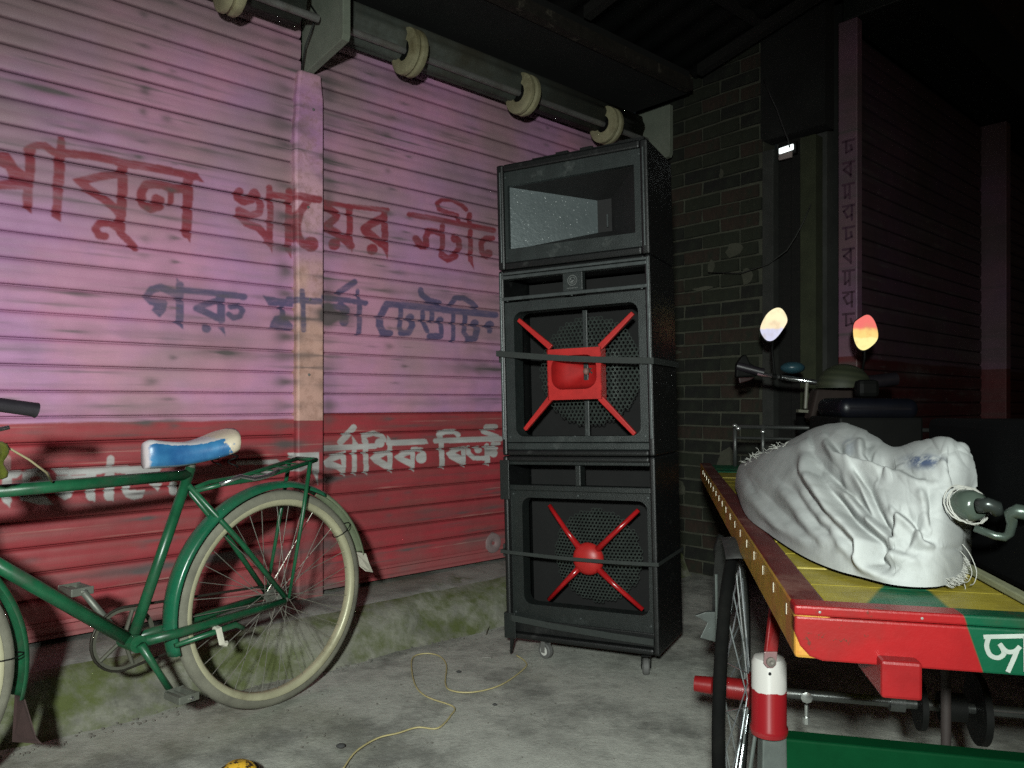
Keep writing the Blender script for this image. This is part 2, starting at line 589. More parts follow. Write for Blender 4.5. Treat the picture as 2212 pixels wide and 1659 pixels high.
# ------------------------------------------------------------------ shutter paint
def shutter_mat(name, ref, boundary, soft=0.004, text=True, post=False, shade_mul=1.0):
    t = NT(name)
    tc = t.n('ShaderNodeTexCoord'); tc.object = ref
    sp = t.n('ShaderNodeSeparateXYZ')
    t.l(tc.outputs['Object'], sp.inputs[0])
    X, Z = sp.outputs['X'], sp.outputs['Z']
    cx = t.n('ShaderNodeCombineXYZ')
    t.l(t.math('MULTIPLY_ADD', X, 1/(T1-T0), -T0/(T1-T0)), cx.inputs[0])
    t.l(t.math('MULTIPLY_ADD', Z, 1/(Z1-Z0), -Z0/(Z1-Z0)), cx.inputs[1])
    def tex(im):
        nd = t.n('ShaderNodeTexImage', extension='CLIP'); nd.image = im
        t.l(cx.outputs[0], nd.inputs[0])
        s2 = t.n('ShaderNodeSeparateColor'); t.l(nd.outputs[0], s2.inputs[0])
        return s2
    gr = tex(IMG_GRIME_GLINTS)
    mp = t.n('ShaderNodeMapping'); t.l(tc.outputs['Object'], mp.inputs[0])
    mp.inputs['Scale'].default_value = (1.6, 1, 15)
    streak = t.noise(mp.outputs[0], 1.6, 8, 0.68)
    mp2 = t.n('ShaderNodeMapping'); t.l(tc.outputs['Object'], mp2.inputs[0])
    mp2.inputs['Scale'].default_value = (1, 1, 1.6)
    big = t.noise(mp2.outputs[0], 1.15, 3, 0.55)
    mp3 = t.n('ShaderNodeMapping'); t.l(tc.outputs['Object'], mp3.inputs[0])
    mp3.inputs['Location'].default_value = (7, 3, 1)
    med = t.noise(mp3.outputs[0], 2.3, 4, 0.6)
    fine = t.noise(mp3.outputs[0], 60, 4, 0.7)
    pink = (0.60*shade_mul, 0.275*shade_mul, 0.425*shade_mul)
    lilac = (0.52*shade_mul, 0.255*shade_mul, 0.46*shade_mul)  # violet cast of coloured stage light, put into the paint
    tan = (0.47*shade_mul, 0.275*shade_mul, 0.285*shade_mul)
    olive = (0.24*shade_mul, 0.185*shade_mul, 0.18*shade_mul)
    if post:
        pink = (0.66*shade_mul, 0.37*shade_mul, 0.46*shade_mul); tan = (0.62*shade_mul, 0.37*shade_mul, 0.31*shade_mul)
    c = t.mix(t.ramp(med, .42, .60), pink, lilac)
    if post:
        c = t.mix(t.ramp(t.math('MULTIPLY_ADD', Z, -1, t.math('ADD', med, 1.0)), -.15, .15), c, tan)
        c = t.mix(t.math('MULTIPLY', t.ramp(t.noise(mp3.outputs[0], 26, 6, .75), .48, .72), .6), c, (.28*shade_mul, .14*shade_mul, .10*shade_mul))
        c = t.mix(t.math('MULTIPLY', t.ramp(t.noise(mp3.outputs[0], 6, 6, .7), .50, .68), .45), c, (.30*shade_mul, .19*shade_mul, .15*shade_mul))
    else:
        c = t.mix(t.math('MULTIPLY', t.ramp(big, .46, .64), .60), c, tan)
        c = t.mix(t.math('MULTIPLY', t.ramp(big, .56, .76), .40), c, olive)
        c = t.mix(t.math('MULTIPLY', t.ramp(streak, .49, .74), .34), c, olive)
        c = t.mix(t.math('MULTIPLY', t.math('MULTIPLY', t.ramp(Z, 1.3, 2.3), t.ramp(big, .32, .56)), .62), c, olive)  # olive grows towards the top: stain, plus light falloff put into colour
    # lettering
    if text:
        tx = tex(IMG_TEXT)
        mpb = t.n('ShaderNodeMapping'); t.l(tc.outputs['Object'], mpb.inputs[0]); mpb.inputs['Scale'].default_value = (1, 1, 3)
        brush = t.noise(mpb.outputs[0], 24, 6, .72)
        wear = t.math('SUBTRACT', 1.0, t.math('ADD', t.math('MULTIPLY', t.ramp(streak, .50, .70), .45), t.math('MULTIPLY', t.ramp(brush, .50, .72), .22)))
        c = t.mix(t.math('MULTIPLY', tx.outputs[0], t.math('MULTIPLY', wear, .93)), c, (.26*shade_mul, .024*shade_mul, .036*shade_mul))
        halo = t.math('MULTIPLY', tx.outputs[1], t.math('MULTIPLY', wear, .86))
        c = t.mix(halo, c, (.055*shade_mul, .065*shade_mul, .155*shade_mul))
    # red dado, worn at its edge
    edge = t.math('ADD', boundary, t.math('MULTIPLY', t.math('SUBTRACT', streak, .5), soft*8))
    isred = t.ramp(t.math('SUBTRACT', edge, Z), -soft, soft)
    red = t.mix(t.ramp(med, .35, .65), (.42*shade_mul, .045*shade_mul, .060*shade_mul), (.29*shade_mul, .045*shade_mul, .052*shade_mul))
    red = t.mix(t.math('MULTIPLY', t.ramp(streak, .46, .70), .55), red, (.21*shade_mul, .085*shade_mul, .075*shade_mul))
    red = t.mix(t.math('MULTIPLY', gr.outputs[1], .8), red, (.52*shade_mul, .30*shade_mul, .26*shade_mul))
    c = t.mix(isred, c, red)
    if text:
        c = t.mix(t.math('MULTIPLY', tx.outputs[2], t.math('MULTIPLY_ADD', wear, .25, .70)), c, t.mix(t.ramp(streak, .4, .7), (.56, .57, .56), (.36, .36, .34)))
    # grime over all
    c = t.mix(t.math('MULTIPLY', gr.outputs[0], .95, clamp=True), c, (.10, .085, .085))
    # dust at the foot
    low = t.math('MULTIPLY', t.ramp(t.math('ADD', t.math('MULTIPLY', Z, -1.0), t.math('MULTIPLY', med, .5)), -.12, .12), .55)
    c = t.mix(low, c, (.26, .17, .16))
    t.bump(t.math('ADD', t.math('MULTIPLY', fine, .12), t.math('ADD', t.math('MULTIPLY', streak, .25), t.math('MULTIPLY', t.noise(mp3.outputs[0], 5.5, 2, .5), 2.2))), .55, .006)
    return t.finish(c, t.math('MULTIPLY_ADD', streak, .3, .38))

# ------------------------------------------------------------------ ground, step, far dark setting
def concrete(name, base=(.27, .275, .25), moss=0.0, seed=0.0, sc_=1.0):
    t = NT(name)
    v0 = t.coords(None, (1, 1, 1))
    mp = t.n('ShaderNodeMapping'); t.l(v0, mp.inputs[0]); mp.inputs['Location'].default_value = (seed, seed*2, 0)
    v = mp.outputs[0]
    a = t.noise(v, 2.2*sc_, 8, .68); b = t.noise(v, 7*sc_, 8, .72); f = t.noise(v, 60, 6, .75); g = t.noise(v, 0.9, 5, .6)
    c = t.mix(t.ramp(b, .3, .7), tuple(x*.66 for x in base), tuple(x*1.16 for x in base))
    c = t.mix(t.math('MULTIPLY', t.ramp(a, .47, .60), .85), c, tuple(x*.34 for x in base))
    c = t.mix(t.math('MULTIPLY', t.ramp(b, .56, .68), .6), c, tuple(x*.45 for x in base))
    c = t.mix(t.math('MULTIPLY', t.ramp(g, .52, .66), .45), c, (.15, .155, .085))
    c = t.mix(t.math('MULTIPLY', t.ramp(f, .60, .72), .55), c, tuple(x*.4 for x in base))
    c = t.mix(t.math('MULTIPLY', t.ramp(f, .40, .30), .3), c, tuple(x*1.35 for x in base))
    if moss:
        m = t.noise(v, 5.5, 8, .7)
        c = t.mix(t.math('MULTIPLY', t.ramp(m, .60 - moss*.28, .70 - moss*.15), .9), c, (.075, .095, .018))
    h = t.math('ADD', t.math('MULTIPLY', b, 1.0), t.math('MULTIPLY', f, .35))
    t.bump(h, .55, .012)
    return t.finish(c, .88)
m_floor = concrete('floor_concrete', (.44, .45, .40))
g = MB()
nx, ny = 90, 90
# one sheet to the horizon: fine near the camera, coarse far away
xs = np.sign(np.linspace(-1, 1, nx)) * np.abs(np.linspace(-1, 1, nx))**4 * 150
ys = np.sign(np.linspace(-1, 1, ny)) * np.abs(np.linspace(-1, 1, ny))**4 * 150
vv = [(x, y+2, 0.006*math.sin(x*2.1+y*.7)*math.cos(y*1.7) if abs(x) < 6 and abs(y) < 6 else 0) for y in ys for x in xs]
ff = [(j*nx+i, j*nx+i+1, (j+1)*nx+i+1, (j+1)*nx+i) for j in range(ny-1) for i in range(nx-1)]
g.add(vv, ff)
obj('ground', g, m_floor, smooth='all', kind='structure')

# step in front of the shutters: uneven tread, mossy sloping riser
m_step = concrete('step_concrete', (.31, .31, .28), moss=.15, seed=3)
m_moss = concrete('mossy_concrete', (.26, .26, .21), moss=.62, seed=5)
g = MB()
nt = 150
prof = [(-.15, .170), (.0, .170), (.06, .172), (.13, .168), (.20, .165), (.26, .158), (.31, .142), (.345, .105), (.375, .06), (.405, .02), (.44, -.02)]
vv = []
for i in range(nt):
    tt = -3.4 + 5.6 * i / (nt - 1)
    for j, (s, z) in enumerate(prof):
        w = .010*math.sin(tt*9+j) + .008*math.sin(tt*23+j*2.1) + rng.normal(0, .0028)
        zz = z + (w*.5 if 2 < j < 10 else 0)
        if -.22 < tt < 2.3 and j > 6: s2 = s + .03
        else: s2 = s
        vv.append(wp(tt, s2 + (w if j > 2 else 0), zz))
npf = len(prof)
for i in range(nt-1):
    for j in range(npf-1):
        g.add([], [])
ff = [(i*npf+j, i*npf+j+1, (i+1)*npf+j+1, (i+1)*npf+j) for i in range(nt-1) for j in range(npf-1)]
g.add(vv, ff)
g.m = [1 if (k % (npf-1)) >= 5 else 0 for k in range(len(ff))]
obj('step', g, [m_step, m_moss], smooth='all', kind='structure')

# wall behind the shutters (shop body)
m_wall = M('dark_plaster', (.07, .072, .066), .9, var=.5, scale=4, dirt=(.03, .03, .028))
g = MB()
g.box(wp(-3.4, -.10, 0), D*5.6, -N*.2, (0, 0, 3.4))
obj('shop_wall', g, m_wall, kind='structure')

# ------------------------------------------------------------------ roller shutters
ref = root('roller_shutter', W0, ANG, 'pink and red roller shutter behind the green bicycle, left of the painted post', 'shutter', 'pink and red roller shutters')
m_shL = shutter_mat('shutter_paint_left', ref, .93)
m_shR = shutter_mat('shutter_paint_right', ref, .954, soft=.002)
m_post = shutter_mat('post_paint', ref, .925, soft=.001, post=True)

SLAT = [(0.000, -.010), (.004, .002), (.03, .0065), (.07, .0085), (.14, .0100), (.24, .0116), (.36, .0120), (.46, .0108), (.52, .0104),
        (.60, .0112), (.72, .0118), (.82, .0108), (.88, .0085), (.92, .0050), (.935, -.002), (.94, -.012), (1.0, -.014)]
def slat_mesh(name, length, mat, pitch=PITCH):
    g = MB(); n = 2
    v = []
    for i in range(n):
        for (fz, s) in SLAT:
            v.append((length*i/(n-1), -s, fz*pitch))
        v.append((length*i/(n-1), .016, pitch*1.02))
    k = len(SLAT) + 1
    f = [(i*k+j, (i+1)*k+j, (i+1)*k+j+1, i*k+j+1) for i in range(n-1) for j in range(k-1)]
    g.add(v, f)
    me = g.mesh(name, None, 'all')
    me.materials.append(mat)
    return me
def child(name, me, parent, loc=(0,0,0), rot=(0,0,0), scale=(1,1,1)):
    o = bpy.data.objects.new(name, me)
    COL.objects.link(o)
    o.parent = parent
    o.location = loc; o.rotation_euler = rot; o.scale = scale
    return o
def fill_shutter(rt, t0, length, mat, zb, ztop, zrail):
    me = slat_mesh('slat', length, mat)
    k = 0
    while zb + k*PITCH < ztop:
        child('slat', me, rt, (t0, random.uniform(-.0012, .0012), zb + k*PITCH), (random.uniform(-.006, .006), random.uniform(-.0008, .0008), 0))
        k += 1
    g = MB()
    W = WM[rt.name]
    def L(x, y, z): return W @ Vector((x, y, z))
    # bottom rail: flat plate with a rolled lower edge
    x0, x1 = t0, t0+length
    pr = [(.004, zb+.006), (-.012, zb+.004), (-.014, zb-.008), (-.006, zb-.014), (-.006, zrail+.02), (-.016, zrail+.014), (-.016, zrail+.002), (.004, zrail)]
    nseg = 24
    v = []
    for i in range(nseg+1):
        x = x0 + (x1-x0)*i/nseg
        for (y, z) in pr:
            wob = .003*math.sin(x*5) * (1 if z < zb-.01 else 0)
            v.append(L(x, y+wob, z))
    kk = len(pr)
    g.add(v, [(i*kk+j, (i+1)*kk+j, (i+1)*kk+j+1, i*kk+j+1) for i in range(nseg) for j in range(kk-1)])
    obj('bottom_rail', g, mat, rt, smooth=True)
ZT = 2.64
fill_shutter(ref, -2.40, 2.40-.03, m_shL, ZB + PITCH, ZT, .185)
shR = root('roller_shutter', W0 + D*0.03, ANG, 'pink and red roller shutter between the painted post and the black speakers', 'shutter', 'pink and red roller shutters')
fill_shutter(shR, 0.0, 2.09, m_shR, ZB + PITCH, ZT, .185)
# lock boss low on the right shutter
m_steel_dirty = M('dull_steel', (.24, .24, .23), .55, .5, dirt=(.10, .08, .06))
p = wp(*[wall_tz(1062, 1172)[0]], .0, wall_tz(1062, 1172)[1])
g = MB(); g.lathe(p + N*.004, N, [(0, .055), (.012, .05), (.016, .03), (.012, .018), (.004, .0)], 24)
obj('lock_boss', g, M('lock_disc', (.33, .24, .24), .6, .2, dirt=(.15, .12, .11)), shR, smooth=True)

# guide posts in front of the shutters
def guide_post(tc, w, label, kink=0.0, ztop=2.405, base=W0, mat=m_post, zb=.165, depth=.045):
    rt = root('guide_post', base + D*tc, ANG, label, 'post', 'painted shutter guide posts')
    g = MB()
    zs = [zb, .5, 1.0, 1.5, 2.0, 2.16, 2.24, 2.30, ztop-.02, ztop]
    h = w/2
    v = []
    for z in zs:
        lk = kink*(1 if 2.0 <= z <= 2.2 else 0)
        nar = .010 if z > ztop-.03 else 0
        off = kink*.4 if z < 2.1 else 0
        for (x, s) in ((-h-lk+nar, -.01), (-h-lk+nar, depth*.8), (-h-lk+.008+nar, depth), (h-.008-nar, depth), (h-nar, depth*.8), (h-nar, -.01)):
            v.append(wp(tc + x, s, z, base))
    k = 6
    f = [(i*k+j, i*k+(j+1) % k, (i+1)*k+(j+1) % k, (i+1)*k+j) for i in range(len(zs)-1) for j in range(k)]
    f.append(tuple(range(k))[::-1]); f.append(tuple((len(zs)-1)*k+j for j in range(k)))
    g.add(v, f)
    obj('post_channel', g, mat, rt, bevel=.003)
    g = MB()
    for z in (1.12, 1.44, 1.83, 2.25):
        c = wp(tc + random.uniform(-.02, .02), depth+.001, z, base)
        g.lathe(c, N, [(0, .006), (.003, .005), (.004, 0)], 10)
    obj('screw', g, m_steel_dirty, rt)
    return rt
guide_post(0.0, .126, 'narrow pink and red painted steel post between the two roller shutters', kink=.008)
guide_post(2.18, .12, 'painted steel post at the brick corner, behind the black speaker stack')

# ------------------------------------------------------------------ bracket plates and rollers above the shutters
m_plate = M('greenish_whitewash', (.21, .24, .19), .85, var=.3, scale=6, dirt=(.10, .11, .08), dlo=.5, dhi=.8)
def bracket(tc, label):
    g = MB()
    prof = [(0, 2.40), (.335, 2.44), (.345, 2.46), (.345, 2.742), (0, 2.742)]
    g.prism([wp(tc-.02, s, z) for s, z in prof], D*.035)
    return obj('bracket_plate', g, m_plate, bevel=.003, cat='bracket', group='bracket plates holding the shutter rollers', label=label)
bracket(.0, 'pale green whitewashed bracket plate at the top of the painted post')
bracket(2.145, 'pale green whitewashed bracket plate above the top black speaker')
bracket(-2.43, 'pale bracket plate at the outer end of the shutter beside the bicycle')
m_drum = M('roller_drum_grey', (.075, .090, .078), .65, .1, var=.6, scale=5, dirt=(.035, .033, .022), dlo=.4, dhi=.65, stretch=(1, 1, 1))
m_pulley = M('pulley_cream', (.40, .38, .23), .6, .0, var=.45, scale=9, dirt=(.13, .11, .05), dlo=.48, dhi=.7)
m_dark = M('near_black_metal', (.005, .0055, .005), .65, .0, spec=.2)
def roller(t0, t1, tps, label):
    rt = root('shutter_roller', wp(t0, .2, 2.56), ANG, label, 'roller', 'rollers above the shutters')
    g = MB(); g.tube([wp(t0+.02, .2, 2.56), wp(t1-.02, .2, 2.56)], .016, 12)
    obj('shaft', g, m_steel_dirty, rt, smooth=True)
    g = MB()
    ts = [t0+.06] + list(tps) + [t1-.06]
    # rolled curtain behind the pulleys, ribbed like slats
    pr = []
    seg = 60
    c = wp(t0+.08, .17, 2.60)
    v = []
    for i in range(2):
        for q in range(seg):
            a = 2*math.pi*q/seg
            r = .088 + .004*math.cos(a*9)
            v.append(wp(t0+.08 + (t1-t0-.16)*i, .14 + r*math.cos(a), 2.625 + r*math.sin(a)))
    g.add(v, [(q, (q+1) % seg, seg+(q+1) % seg, seg+q) for q in range(seg)] + [tuple(range(seg))[::-1], tuple(range(seg, 2*seg))])
    obj('rolled_curtain', g, m_drum, rt, smooth='all')
    for tp in tps:
        g = MB()
        g.lathe(wp(tp-.035, .2, 2.56), D, [(0, .045), (0, .088), (.006, .100), (.020, .102), (.028, .092), (.036, .090), (.044, .101), (.060, .103), (.068, .098), (.070, .05), (.012, .045), (0, .045)], 40)
        pu = obj('pulley', g, m_pulley, rt, smooth=True)
        g = MB(); g.lathe(wp(tp-.028, .2, 2.56), D, [(0, .0), (0, .044), (.06, .044), (.06, 0)], 24)
        obj('hub', g, m_dark, pu, smooth=True)
    return rt
roller(.03, 2.12, (.398, 1.09, 1.734), 'grey roller with three cream pulley wheels above the shutter beside the speakers')
roller(-2.38, -.03, (-.41, -1.05, -1.75), 'roller with cream pulley wheels cut by the top of the picture, above the bicycle shutter')
# a cable hanging from the left bracket
m_cable = M('black_cable', (.02, .022, .02), .6)
g = MB()
g.tube([wp(-.03, .10, 2.66), wp(-.035, .16, 2.60), wp(-.05, .14, 2.53), wp(-.055, .10, 2.48), wp(-.05, .06, 2.40)], .004, 6)
obj('hanging_cable', g, m_cable, smooth='all', cat='cable', label='short dark cable hanging down the bracket plate above the painted post')

# soffit, rusty angle iron, awning
m_soffit = M('near_black_concrete', (.009, .010, .009), .95, var=.6, scale=5, dirt=(.004, .004, .004))  # concrete set almost black
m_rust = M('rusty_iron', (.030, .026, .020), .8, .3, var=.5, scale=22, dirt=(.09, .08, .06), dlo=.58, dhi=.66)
aw = root('shop_canopy', wp(0, .25, 2.75), ANG, 'dark canopy with rusty angle iron over the shutters and speakers', 'canopy')
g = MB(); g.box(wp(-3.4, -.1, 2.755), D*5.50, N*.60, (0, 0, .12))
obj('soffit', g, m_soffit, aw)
g = MB()
g.box(wp(-3.4, .50, 2.745), D*5.46, N*.05, (0, 0, .008)); g.box(wp(-3.4, .545, 2.753), D*5.46, N*.006, (0, 0, .05))
obj('angle_iron', g, m_rust, aw)
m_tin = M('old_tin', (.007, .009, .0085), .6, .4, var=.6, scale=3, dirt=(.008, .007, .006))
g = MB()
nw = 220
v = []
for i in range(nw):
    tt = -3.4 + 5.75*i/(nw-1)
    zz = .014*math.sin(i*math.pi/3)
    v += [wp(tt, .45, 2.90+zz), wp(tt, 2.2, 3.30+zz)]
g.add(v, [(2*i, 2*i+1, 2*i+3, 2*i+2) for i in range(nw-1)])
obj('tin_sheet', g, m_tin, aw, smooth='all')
m_rafter = M('old_timber', (.008, .008, .0065), .95, var=.5, scale=10, stretch=(1, 1, 6))
for k in range(6):
    g = MB(); tt = -2.6 + k*.94
    g.box(wp(tt, .55, 2.845), D*.05, N*1.6 + Vector((0, 0, .365)), (0, 0, .055))
    obj('rafter', g, m_rafter, aw)
for s in (.9, 1.5, 2.1):
    g = MB(); g.box(wp(-3.4, s, 2.905 + (s-.55)*.229), D*5.7, N*.045, (0, 0, .035))
    obj('purlin', g, m_rafter, aw)

# ------------------------------------------------------------------ brick side wall
C0 = wp(2.25, 0, 0)
def bp(u, s, z):
    """Brick wall: u out from the corner along N, s forward of its face (towards -D)."""
    return C0 + N*u - D*s + Vector((0, 0, z))
bw = root('brick_wall', C0, ANG, 'dark soot and moss stained brick wall behind the black speakers', 'wall')
m_mortar = M('mossy_mortar', (.085, .088, .062), .95, var=.5, scale=7, dirt=(.04, .045, .03), bscale=60, bump=.6)
g = MB(); g.box(bp(0, -.004, 0), N*.87, D*.12, (0, 0, 3.2))
obj('mortar_bed', g, m_mortar, bw)
m_bricks = [M('brick_%s' % n, c, .92, var=.6, scale=20, dirt=(.018, .022, .014), dlo=.45, dhi=.7, bump=.6, bscale=60)
            for n, c in (('brown', (.046, .028, .019)), ('soot', (.013, .013, .011)), ('mossy', (.026, .030, .017)))]
bm_list = []
for q in range(6):
    g = MB(); g.box((0, 0, 0), (.232, 0, 0), (0, -.010, 0), (0, 0, .066))
    me = g.mesh('brick')
    co = np.array([v.co for v in me.vertices]) + rng.normal(0, .0018, (8, 3))
    me.vertices.foreach_set('co', co.ravel())
    me.materials.append(m_bricks[q % 3])
    bm_list.append(me)
# brick local frame: x along N, y into the wall (D)
for row in range(40):
    z = .01 + row*.0785
    off = -.125 if row % 2 else 0
    for k in range(-1, 5):
        u0 = off + k*.245 + .004
        u1 = u0 + .232
        a, b = max(u0, .002), min(u1, .868)
        if b - a < .05: continue
        o = child('brick', random.choice(bm_list), bw)
        o.matrix_local = WM[bw.name].inverted() @ Matrix(((N.x, D.x, 0, 0), (N.y, D.y, 0, 0), (0, 0, 1, 0), (0, 0, 0, 1))).to_4x4() @ Matrix.Identity(4)
        P = bp(a, .0, z)
        Mx = Matrix(((N.x*(b-a)/.232, D.x, 0, P.x), (N.y*(b-a)/.232, D.y, 0, P.y), (0, 0, 1, P.z), (0, 0, 0, 1)))
        Mx = Mx @ Matrix.Translation((0, random.uniform(-.003, .004), 0))
        loc, rot, scl = (WM[bw.name].inverted() @ Mx).decompose()
        o.location = loc; o.rotation_euler = rot.to_euler(); o.scale = scl
# plaster patches on the bricks
for (u, z, w, h) in ((.62, 2.30, .03, .07), (.55, 1.78, .06, .09), (.70, 1.86, .12, .10), (.78, 1.70, .08, .12), (.5, 1.66, .16, .025), (.25, 1.30, .2, .04), (.66, .66, .15, .2), (.3, .5, .2, .15)):
    g = MB(); n = 9
    pts = [bp(u + w*.5*math.cos(a)*random.uniform(.6, 1.1), .012, z + h*.5*math.sin(a)*random.uniform(.6, 1.1)) for a in [2*math.pi*i/n for i in range(n)]]
    g.prism(pts, -D*.004)
    obj('mortar_patch', g, m_mortar, bw)
# doorway of old boards at the end of the brick wall
m_pl = M('pale_old_board', (.040, .043, .038), .9, var=.5, scale=7, dirt=(.035, .035, .03), stretch=(1, 1, 1))
m_pl2 = M('mossy_board', (.042, .050, .024), .9, var=.5, scale=7, dirt=(.03, .035, .02))
dw = root('board_doorway', bp(.87, 0, 0), ANG, 'dark doorway of old boards at the end of the brick wall, small lamp on it', 'doorway')
g = MB(); g.box(bp(.875, .02, 0), N*.065, D*.08, (0, 0, 2.36)); obj('door_post', g, m_pl, dw, bevel=.004)
g = MB(); g.box(bp(1.09, .02, .9), N*.085, D*.08, (0, 0, 1.48)); obj('door_post', g, m_pl2, dw, bevel=.004)
for k in range(2):
    g = MB(); g.box(bp(.943+k*.073, -.03, 0), N*.070, D*.02, (0, 0, 2.4)); obj('board', g, m_rafter, dw, bevel=.002)
g = MB(); g.box(bp(.86, .01, 2.42), N*.36, D*.1, (0, 0, .8)); obj('lintel', g, m_soffit, dw)
# small white lamp
lp = bp(1.02, .045, 2.315)
lr = root('wall_lamp', lp, ANG, 'small glowing white lamp fixed on the dark board doorway', 'lamp')
g = MB(); g.box(lp + D*.045 - N*.05 - Vector((0, 0, .01)), N*.10, -D*.02, (0, 0, .065)); obj('back_box', g, m_dark, lr, bevel=.003)
g = MB(); g.box(lp + D*.024 - N*.042 + Vector((0, 0, .004)), N*.08 + Vector((0, 0, .006)), -D*.012, (0, 0, .030)); obj('diffuser', g, emis('lamp_white', (.9, 1.0, .98), 1.6), lr, bevel=.004)
g = MB(); g.box(lp + D*.024 - N*.042 - Vector((0, 0, .03)), N*.075, -D*.016, (0, 0, .032)); obj('lamp_underglow', g, M('underglow_pink', (.40, .34, .32), .4), lr, bevel=.004)  # pinkish block in place of the glow below the lamp
g = MB()
q = lambda x, y: on_plane(x, y, -D, (-D).dot(bp(0, .05, 0)))
g.tube([q(1650, 170), q(1668, 215), q(1678, 235), q(1690, 270), q(1702, 300), q(1706, 318)], .0035, 6)
obj('lamp_wire', g, M('grey_flex', (.045, .045, .045), .6), smooth='all', cat='wire', label='thin wire coming down to the small lit wall lamp')
g = MB()
g.tube([q(1752, 440), q(1735, 480), q(1718, 512), q(1700, 540), q(1660, 570), q(1600, 590), q(1530, 588)], .003, 6)
obj('loose_wire', g, M('grey_flex_b', (.035, .038, .033), .6), smooth='all', cat='wire', label='loose thin wire sagging across the brick wall')

# ------------------------------------------------------------------ second shop front, further right
W2 = Vector((1.74, 4.02, 0))
ref2 = root('roller_shutter', W2, ANG, 'roller shutter of the next shop, pink and red darkened as in shade, between its two posts', 'shutter', 'pink and red roller shutters')
m_sh2 = shutter_mat('shutter_paint_far_shaded', ref2, 1.24, text=False, shade_mul=.15)  # same pink and red paint, the far shop's dimness put into its colour
m_post2 = shutter_mat('post_paint_far_shaded', ref2, 1.24, text=False, shade_mul=.42)  # same paint, darkened less because the post side catches more light
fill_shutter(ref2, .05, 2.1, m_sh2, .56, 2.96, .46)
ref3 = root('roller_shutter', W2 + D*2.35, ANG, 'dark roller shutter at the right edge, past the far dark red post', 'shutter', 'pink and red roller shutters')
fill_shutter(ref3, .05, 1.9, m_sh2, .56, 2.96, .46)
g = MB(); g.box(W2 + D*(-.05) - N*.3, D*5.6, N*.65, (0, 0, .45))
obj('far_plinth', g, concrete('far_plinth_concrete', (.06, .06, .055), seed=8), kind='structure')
g = MB(); g.box(W2 + D*(-.05) - N*.35, D*6.5, N*.28, (0, 0, 7.0)); obj('next_shop_wall', g, m_wall, kind='structure')  # wall raised far above the shop to black out the sky
g = MB(); g.box(W2 - D*.02, D*4.4, N*.34, (0, 0, .34)); 
g.v = [(a, b, c+2.99) for a, b, c in g.v]
cv = obj('roller_cover', g, M('dark_green_tin', (.022, .030, .026), .6, .3), bevel=.006, cat='roller cover', label='dark green boxed roller cover above the far purple shutter')
def far_post(t, w, dep, label, zt):
    rt = root('guide_post', W2 + D*t, ANG, label, 'post', 'painted shutter guide posts')
    g = MB(); g.box(W2 + D*(t-w/2) + Vector((0, 0, .45)) - N*.02, D*w, N*dep, (0, 0, zt-.45))
    o = obj('post_channel', g, m_post2, rt, bevel=.006)
    return rt
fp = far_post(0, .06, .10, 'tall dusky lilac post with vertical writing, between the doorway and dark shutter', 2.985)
far_post(2.26, .10, .17, 'far magenta and red post, darkened as in shade, near the right edge', 2.985)
# vertical lettering on the lilac post: faces the street side (-D)
m_ink = M('dark_red_ink', (.10, .045, .075), .8)
g = MB()
base = W2 + D*(-.0315)
glyphs = [[(.0, .9, 1, .9), (.3, .9, .3, .2), (.3, .2, .8, .3), (.8, .3, .7, .6)], [(0, .9, 1, .9), (.7, .9, .7, 0), (.7, .1, .1, .5), (.1, .5, .7, .8)],
          [(0, .9, 1, .9), (.2, .8, .2, .1), (.6, .8, .6, 0), (.2, .1, .5, .3)], [(0, .9, 1, .9), (.8, .9, .8, 0), (.1, .6, .5, .8), (.1, .6, .4, .2), (.4, .2, .8, .3)]]
zz = 2.28
for k in range(9):
    gl = glyphs[k % 4]
    for (a, b, c, d) in gl:
        p0 = base + N*(.005+a*.06) + Vector((0, 0, zz + b*.085)); p1 = base + N*(.005+c*.06) + Vector((0, 0, zz + d*.085))
        dv = (p1-p0).normalized(); side = dv.cross(D).normalized()*.006
        g.add([p0-side-dv*.004, p1-side+dv*.004, p1+side+dv*.004, p0+side-dv*.004], [(0, 1, 2, 3)])
    zz -= .112
obj('painted_writing', g, m_ink, fp)

# ------------------------------------------------------------------ speaker stack
SX = Vector((.891, -.453, 0)).normalized(); SY = Vector((-SX.y, SX.x, 0))
LEAN = R(1.45)
SZ = Vector((0, 0, 1)) * math.cos(LEAN) - SX * math.sin(LEAN)
SX2 = SX * math.cos(LEAN) + Vector((0, 0, 1)) * math.sin(LEAN)
SX = SX2
SO = Vector((-.022, 3.03, .075))
SNf = Vector((-SY.x, -SY.y, 0))
def spt(a, d, h):
    return SO + SX*a + SY*d + SZ*h
def spx(x, y, dep=0.0):
    """Pixel to (a, h) on the cabinet front, dep behind it."""
    P = on_plane(x, y, SY, SY.dot(SO) + dep) - SO
    return P.dot(SX), P.dot(SZ)
m_vinyl = M('black_vinyl', (.007, .008, .008), .42, var=.4, scale=30, dirt=(.022, .023, .022), dlo=.58, dhi=.8, bump=.35, bscale=260)
m_front = M('dark_grey_textured', (.025, .032, .031), .42, var=.4, scale=16, dirt=(.075, .085, .08), dlo=.60, dhi=.8, bump=.5, bscale=240)
m_front2 = M('black_textured', (.013, .017, .016), .42, var=.4, scale=16, dirt=(.03, .035, .033), dlo=.6, dhi=.8, bump=.5, bscale=240)
m_edge = M('worn_metal_edge', (.11, .125, .125), .38, .5, var=.4, scale=30)
m_inner = M('inside_black', (.006, .006, .006), .9)
m_horn = M('horn_grey', (.17, .20, .205), .32, .35, var=.35, scale=40, dirt=(.05, .055, .055), dlo=.62, dhi=.72, bump=.5, bscale=200)
t = NT('speckled_horn')
